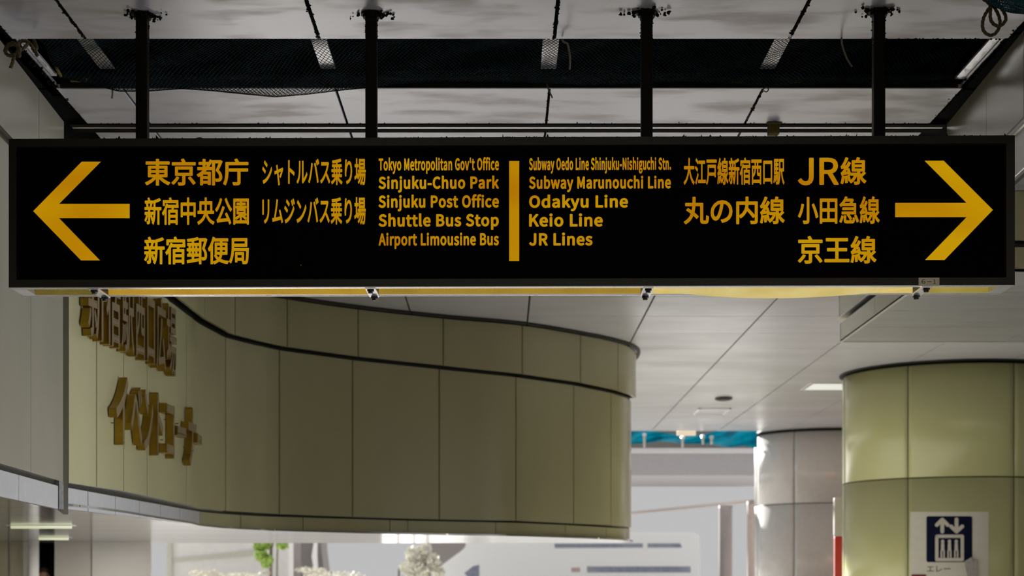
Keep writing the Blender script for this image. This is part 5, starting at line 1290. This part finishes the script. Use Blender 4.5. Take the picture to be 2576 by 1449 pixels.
m = MB(); col_sheet(m, 2293, 2330, 1445, 1490, 0.009, 0.013, 4); esc(m.build('red_block', redd_m))
m = MB()
for poly, o0, o1 in (([E_(1055, 1185), E_(1200, 1100), E_(1210, 1150), E_(1300, 1160), E_(1305, 1470), E_(1130, 1500), E_(1095, 1380)], 0.014, 0.035),
                     ([E_(1055, 1185), E_(1190, 1105), E_(1200, 1165), E_(1080, 1215)], 0.035, 0.06)):
    col_poly(m, poly, o0, o1)
o = esc(m.build('peeling_tape', tape_m)); o['label'] = 'grey peeling tape on the sign corner'

# red and white upright panel behind the big column
e = empty('upright_banner', (xw(2115, 31.5), 31.5, 0))
hw_ = 0.30
x_l = xw(2097, 31.5)-e.location.x
zr = CZ+(HY-1350)*31.5/F; zt2 = CZ+(HY-1252)*31.5/F
m = MB(); m.bbox(x_l+0.01, x_l+0.6, -0.05, 0.05, 0, zr, 0.02).build('red_panel', red_m, e)
m = MB(); m.bbox(x_l, x_l+0.6, -0.06, 0.06, zr, zt2, 0.04).build('white_panel', bannerw_m, e)
tag(e, 'upright red panel with white top peeking out left of the big column', 'banner')

# ================================================================== OUTSIDE
# blue tarpaulin along the hall edge
m = MB()
TB = [(1560, 1118), (1595, 1117), (1640, 1113), (1665, 1110), (1720, 1116), (1790, 1117), (1815, 1122), (1840, 1125), (1870, 1121), (1912, 1129), (1950, 1130)]
TT = [(1560, 1076), (1640, 1084), (1680, 1090), (1735, 1097), (1770, 1093), (1800, 1085), (1850, 1078), (1950, 1076)]
nx_, nz_ = 70, 10
vs = []; fs = []
for i in range(nx_+1):
    px = 1560+(1904-1560)*i/nx_
    for j in range(nz_+1):
        t = j/nz_
        py = lerp_table(TT, px)+(lerp_table(TB, px)-lerp_table(TT, px))*t
        dpt = 37.5+0.10*math.sin(t*7+i*0.25)+0.08*math.sin(i*0.5)
        vs.append(P(px, py, dpt))
for i in range(nx_):
    for j in range(nz_):
        q = i*(nz_+1)+j; fs.append((q, q+1, q+nz_+2, q+nz_+1))
o = obj('tarpaulin', vs, fs, tarp_m, None, True)
tag(o, 'rumpled blue tarpaulin hung along the far ceiling edge', 'tarpaulin')
m = MB(); m.bbox(xw(1702, 37.27), xw(1750, 37.27), 37.205, 37.26, P(0, 1096.5, 37.27).z, ZC+0.01, 0.02)
tag(m.build('lamp', warm_lit), 'warm lit lamp at the top of the blue tarpaulin', 'lamp')
for px, pa, pb in ((1621, 1094, 1126), (1717, 1101, 1126), (1768, 1098, 1118), (1790, 1100, 1118)):
    m = MB(); m.tube([P(px, pb, 37.25), P(px, pa+6, 37.22), P(px, pa, 37.3)], [0.022, 0.03, 0.05], 10)
    q = m.build('tie_strap', white_m, o, True); q['label'] = 'white tie strap'
# overpass
YO = 46.0
e = empty('overpass', (4.5, YO, CZ+3.0))
def ob(name, py0, py1, ya, yb, mm):
    z1, z0 = P(0, py0, YO).z, P(0, py1, YO).z
    childof(MB().bbox(-26, 40, ya, yb, z0, z1, 0.02).build(name, mm), e)
ob('girder', 1141, 1196.5, YO, YO+5, beam_m)
ob('parapet_cap', 1129, 1141, YO-0.25, YO+0.3, rail_m)
ob('parapet', 1075, 1129, YO+0.4, YO+0.6, taupe_m)
for xx in (-25, 16, 30): childof(MB().bbox(xx-0.6, xx+0.6, YO+1.5, YO+3.5, 0, P(0, 1196, YO).z, 0.05).build('pier', beam_m), e)
tag(e, 'grey road overpass crossing beyond the far end of the hall', 'overpass')
# canopy beam and pillars right of the bus
m = MB()
a, b = P(1560, 1290, 60), P(1930, 1253, 50)
n_ = Vector((0, 0, 1))
m.prism([a, b, b+Vector((0, 0, -0.055)), a+Vector((0, 0, -0.065))], (0.1, 0.5, 0))
cn = empty('canopy', (5, 54, 0)); 
childof(fixn(m.build('eave_beam', eave_m)), cn)
def pil(px0, px1, py, y, mm, nm):
    x = (0.5*(px0+px1)-VX)*y/F; r = 0.5*(px1-px0)*y/F
    q = MB(); zt_ = P(0, py, y).z
    q.tube([(x, y, 0), (x, y, 1.4), (x, y, zt_-0.12), (x, y, zt_)], [r*1.1, r*0.98, r, r*1.05], 18)
    childof(q.build(nm, mm, None, True), cn)
pil(1809, 1842, 1272, 52, pillarg_m, 'pillar')
pil(1880, 1915, 1262, 51, eave_m, 'pillar')
tag(cn, 'street canopy with slim beam and two pillars beyond the bus', 'canopy')
# coach
YBUS = 60.0
def bx(px, y=YBUS): return (px-VX)*y/F
def bz(py, y=YBUS): return CZ+(HY-py)*y/F
bus = empty('coach', (bx(1430), YBUS+1.2, 0))
body = [(1080, 1460), (1088, 1442), (1113, 1420.5), (1160, 1386), (1170, 1376), (1173, 1362), (1180, 1346), (1200, 1338), (1745, 1338), (1760, 1346), (1762, 1400), (1762, 1545), (1076, 1545)]
m = MB(); m.prism([(bx(x), YBUS, bz(y)) for x, y in body], (0, 2.4, 0))
childof(fixn(m.build('body', busw_m)), bus)
def bwin(name, pts, mm, t=0.02):
    q = MB(); q.prism([(bx(x), YBUS-t, bz(y)) for x, y in pts], (0, t+0.01, 0))
    return childof(fixn(q.build(name, mm)), bus)
bwin('upper_window', [(1394, 1367.5), (1617, 1367), (1617, 1377.5), (1396, 1378.5)], busg_m)
bwin('upper_window', [(1629, 1367), (1711, 1367), (1714, 1373), (1715, 1377.5), (1629, 1377.5)], busg_m)
bwin('side_window', [(1476.5, 1425), (1737, 1425), (1737, 1440), (1477.5, 1440)], busg_m)
bwin('driver_window', [(1205.5, 1420.5), (1190, 1424.5), (1168, 1441.5), (1185, 1462), (1205.5, 1462)], busg_m)
bwin('fuel_flap', [(1437.5, 1428), (1459, 1428), (1459, 1439), (1437.5, 1439)], buspink_m)
for px in (1200, 1600):
    q = MB(); q.tube([(bx(px), YBUS-0.05, 0.48), (bx(px), YBUS+0.25, 0.48)], 0.48, 24)
    childof(q.build('wheel', tyre_m, None, False), bus)
tag(bus, 'white coach with blue tinted window strips parked outside', 'bus')
# dark wall behind the coach nose
tag(MB().bbox(bx(1060, 72), bx(1300, 72), 72, 73, 0, bz(1300, 72), 0.02).build('garden_wall', wall_out_m), 'taupe grey wall seen between the bush and the coach nose', 'wall')
# leafy things
def leaves(mb, c, rad, n, s, rnd):
    for _ in range(n):
        while True:
            q = Vector((rnd.uniform(-1, 1), rnd.uniform(-1, 1), rnd.uniform(-1, 1)))
            if q.length < 1: break
        q = Vector((q.x*rad[0], q.y*rad[1], q.z*rad[2]))+Vector(c)
        a = Vector((rnd.uniform(-1, 1), rnd.uniform(-1, 1), rnd.uniform(-1, 1))).normalized()
        b = a.cross(Vector((rnd.uniform(-1, 1), rnd.uniform(-1, 1), rnd.uniform(-1, 1)))).normalized()
        k = s*rnd.uniform(0.6, 1.3)
        mb.add([q-a*k, q+b*k*0.45, q+a*k, q-b*k*0.45], [(0, 1, 2, 3)])
rnd = random.Random(9)
YT_ = 50.0
tree = empty('tree', ((680-VX)*YT_/F, YT_, 0))
m = MB()
for px, py, rx, rz, n in ((660, 1375, 22, 14, 300), (655, 1395, 14, 18, 260), (670, 1408, 16, 14, 240), (710, 1373, 16, 9, 160), (668, 1420, 8, 9, 90), (650, 1340, 40, 26, 400)):
    leaves(m, P(px, py, YT_), (rx*YT_/F, 0.5, rz*YT_/F), n, 0.07, rnd)
childof(m.build('foliage', leaf_m), tree)
m = MB(); m.tube([P(681, 1478, YT_+.2)+Vector((0, 0, -1.3)), P(681, 1420, YT_+.2), P(682, 1380, YT_+.2), P(690, 1350, YT_+.2)], [0.055, 0.05, 0.045, 0.03], 8)
childof(m.build('trunk', bark_m, None, True), tree)
m = MB(); m.tube([P(697, 1478, YT_+.4)+Vector((0, 0, -1.3)), P(697, 1410, YT_+.4), P(699, 1360, YT_+.4)], [0.03, 0.025, 0.02], 8)
childof(m.build('trunk', bark_m, None, True), tree)
tag(tree, 'small bright green tree outside below the curving wall', 'tree')
bush = empty('bush', ((1060-VX)*52/F, 52, 0))
m = MB()
for px, py, rx, rz, n in ((1050, 1430, 44, 24, 800), (1088, 1412, 20, 20, 380), (1070, 1383, 13, 15, 220), (1045, 1395, 26, 20, 400), (1103, 1440, 16, 16, 240)):
    leaves(m, P(px, py, 52), (rx*52/F, 0.5, rz*52/F), n, 0.085, rnd)
childof(m.build('foliage', leafp_m), bush)
for px in (1000, 1040, 1075): childof(MB().tube([P(px, 1480, 52)+Vector((0, 0, -1.3)), P(px+4, 1430, 52)], [0.05, 0.03], 7).build('stem', bark_m, None, True), bush)
tag(bush, 'pale overexposed bush outside in front of the coach nose', 'bush')
hedge = empty('flower_bed', ((560-VX)*46/F, 46, 0))
m = MB()
for px, py, rx, rz, n in ((500, 1442, 26, 9, 160), (540, 1444, 20, 9, 130), (665, 1441, 12, 6, 90), (600, 1448, 60, 8, 260), (780, 1434, 40, 7, 200), (840, 1446, 80, 10, 300)):
    leaves(m, P(px, py, 46), (rx*46/F, 0.3, rz*46/F), n, 0.05, rnd)
childof(m.build('foliage', leafp_m), hedge)
childof(MB().bbox(xw(330, 46), xw(960, 46), 45.6, 46.4, 0, CZ+0.28, 0.03).build('planter', soil_m), hedge)  # left end lengthened to keep bright ground out of the soffit's reflection
tag(hedge, 'raised flower bed with low pale green plants outside', 'flower bed')
# pale building far left
bd = empty('building', ((540-VX)*62/F, 62, 0))
def bq(name, pts, mm, y=62.0, t=6.0):
    q = MB(); q.prism([P(x, yy, y) for x, yy in pts], (0, t, 0))
    return childof(fixn(q.build(name, mm)), bd)
bq('wall', [(424, 1560), (424, 1290), (725, 1290), (725, 1560)], bld_m)
bq('slanted_ledge', [(426, 1408), (640, 1383), (640, 1397), (426, 1415)], bldband_m, 61.9, 0.12)
bq('corner_strip', [(420, 1560), (420, 1290), (430, 1290), (434, 1560)], bldband_m, 61.85, 0.2)
tag(bd, 'washed out pale building with slanted ledge outside at lower left', 'building')
# grey kiosk with pale post
YK = 56.0
ks = empty('kiosk', ((775-VX)*YK/F, YK, 0))
def kq(name, pts, mm, y, t):
    q = MB(); q.prism([P(x, yy, y) for x, yy in pts], (0, t, 0))
    return childof(fixn(q.build(name, mm)), ks)
kq('wall', [(738, 1580), (738, 1300), (805, 1300), (808, 1380), (814, 1430), (814, 1580)], pillarg_m, YK, 2.0)
kq('dark_opening', [(757, 1580), (757, 1300), (792, 1300), (785, 1372), (783, 1415), (783, 1580)], wall_out_m, YK-0.03, 0.05)
kq('shutter_edge', [(798, 1580), (799, 1300), (805, 1300), (808, 1380), (814, 1430), (814, 1580)], wall_out_m, YK-0.03, 0.05)
m = MB(); m.tube([P(796, 1580, YK-.3), P(796, 1440, YK-.3), P(791, 1400, YK-.3), P(794, 1365, YK-.3), P(796, 1310, YK-.3)], [0.07, 0.065, 0.10, 0.065, 0.06], 10)
childof(m.build('post', white_m, None, True), ks)
tag(ks, 'small grey kiosk with dark opening outside below the curving wall', 'kiosk')

# ================================================================== PERSON IN THE DOORWAY
def skin_figure(name, joints, edges, m_, parent, sub=2):
    me = bpy.data.meshes.new(name)
    me.from_pydata([j[0] for j in joints], edges, [])
    me.materials.append(m_)
    o = bpy.data.objects.new(name, me); COL.objects.link(o); o.parent = parent
    sk = o.modifiers.new('skin', 'SKIN'); sk.use_smooth_shade = True
    for v, j in zip(me.skin_vertices[0].data, joints):
        r = j[1]
        v.radius = r if isinstance(r, tuple) else (r, r)
    me.skin_vertices[0].data[0].use_root = True
    ss = o.modifiers.new('sub', 'SUBSURF'); ss.levels = sub; ss.render_levels = sub
    return o
YP = 24.95
xp = (110-VX)*YP/F
H = CZ+(HY-1424.5)*YP/F        # crown of the head
k = H/1.70
pe = empty('person', (xp, YP, 0), 0.35)
tag(pe, 'brown haired person standing in the dark doorway, only the head top showing', 'person')
def J(x, y, z, r): return ((x*k, y*k, z*k), r if isinstance(r, tuple) else r*k)
J0 = [J(0, 0, 0.95, 0.125), J(0, 0.01, 1.12, 0.115), J(0, 0, 1.32, 0.135), J(0, 0.01, 1.42, 0.07), J(0, 0, 1.47, 0.05), J(0, -0.015, 1.55, 0.075), J(0, -0.005, 1.625, 0.078),
      J(0.16, 0.0, 1.36, 0.055), J(0.20, 0.01, 1.10, 0.042), J(0.205, -0.05, 0.87, 0.030), J(-0.16, 0, 1.36, 0.055), J(-0.20, 0.01, 1.10, 0.042), J(-0.205, -0.05, 0.87, 0.030),
      J(0.09, 0, 0.88, 0.088), J(0.10, -0.01, 0.48, 0.058), J(0.105, 0.015, 0.09, 0.042), J(0.11, -0.12, 0.045, 0.036),
      J(-0.09, 0, 0.88, 0.088), J(-0.10, -0.01, 0.48, 0.058), J(-0.105, 0.015, 0.09, 0.042), J(-0.11, -0.12, 0.045, 0.036),
      J(0.207, -0.065, 0.80, 0.030), J(-0.207, -0.065, 0.80, 0.030)]
ed = [(0, 1), (1, 2), (2, 3), (3, 4), (4, 5), (5, 6), (2, 7), (7, 8), (8, 9), (9, 21), (2, 10), (10, 11), (11, 12), (12, 22), (0, 13), (13, 14), (14, 15), (15, 16), (0, 17), (17, 18), (18, 19), (19, 20)]
# fingers and thumbs
for sgn, hnd in ((1, 21), (-1, 22)):
    for fi, (dy, ln) in enumerate(((-0.028, 0.075), (-0.010, 0.085), (0.008, 0.078), (0.024, 0.062))):
        a = len(J0)
        J0 += [J(sgn*0.208, -0.068+dy, 0.775, 0.009), J(sgn*0.204, -0.072+dy, 0.775-ln*0.6, 0.008), J(sgn*0.196, -0.070+dy, 0.775-ln, 0.007)]
        ed += [(hnd, a), (a, a+1), (a+1, a+2)]
    a = len(J0)
    J0 += [J(sgn*0.198, -0.105, 0.80, 0.011), J(sgn*0.190, -0.118, 0.765, 0.008)]
    ed += [(hnd, a), (a, a+1)]
skin_figure('body', J0, ed, skin_m, pe)
f = MB(); f.blob((0, -0.098*k, 1.535*k), (0.013*k, 0.020*k, 0.022*k), sub=2, jit=0)
f.build('nose', skin_m, pe, True)
for sgn in (1, -1):
    MB().blob((sgn*0.078*k, 0.0, 1.54*k), (0.012*k, 0.022*k, 0.032*k), sub=2, jit=0).build('ear', skin_m, pe, True)
    MB().blob((sgn*0.030*k, -0.083*k, 1.565*k), (0.012*k, 0.008*k, 0.007*k), sub=2, jit=0).build('eye', hair_m, pe, True)
f = MB(); f.blob((0, -0.086*k, 1.495*k), (0.024*k, 0.008*k, 0.006*k), sub=2, jit=0); f.build('mouth', redd_m, pe, True)
hm = MB()
vs = []; fs = []
nu, nv = 28, 14
for j in range(nv+1):
    ph = math.pi*j/nv*0.66
    for i in range(nu):
        th = 2*math.pi*i/nu
        fwd = max(0, -math.sin(th))
        ph2 = ph*(1-0.42*fwd)
        rr = 1+0.03*math.sin(th*9)
        vs.append((0.093*k*math.sin(ph2)*math.cos(th)*rr, 0.012*k+0.104*k*math.sin(ph2)*math.sin(th)*rr, 1.583*k+0.117*k*math.cos(ph2)))
for j in range(nv):
    for i in range(nu):
        fs.append((j*nu+i, (j+1)*nu+i, (j+1)*nu+(i+1) % nu, j*nu+(i+1) % nu))
hm.add(vs, fs); hm.build('hair', hair_m, pe, True)
skin_figure('shirt', [J(0, 0, 0.90, (0.165*k, 0.125*k)), J(0, 0.01, 1.12, (0.150*k, 0.122*k)), J(0, 0, 1.32, (0.155*k, 0.135*k)), J(0, 0.01, 1.41, 0.085), J(0.165, 0, 1.36, 0.070), J(0.203, 0.01, 1.10, 0.055), J(0.205, -0.045, 0.90, 0.044),
                      J(-0.165, 0, 1.36, 0.070), J(-0.203, 0.01, 1.10, 0.055), J(-0.205, -0.045, 0.90, 0.044)], [(0, 1), (1, 2), (2, 3), (2, 4), (4, 5), (5, 6), (2, 7), (7, 8), (8, 9)], shirt_m, pe)
skin_figure('trousers', [J(0, 0, 0.93, 0.14), J(0.09, 0, 0.86, 0.102), J(0.10, -0.01, 0.48, 0.075), J(0.105, 0.01, 0.11, 0.062), J(-0.09, 0, 0.86, 0.102), J(-0.10, -0.01, 0.48, 0.075), J(-0.105, 0.01, 0.11, 0.062)],
            [(0, 1), (1, 2), (2, 3), (0, 4), (4, 5), (5, 6)], trouser_m, pe)
for sgn in (1, -1):
    f = MB(); f.blob((sgn*0.108*k, -0.06*k, 0.045*k), (0.05*k, 0.135*k, 0.045*k), sub=2, jit=0); f.build('shoe', shoe_m, pe, True)
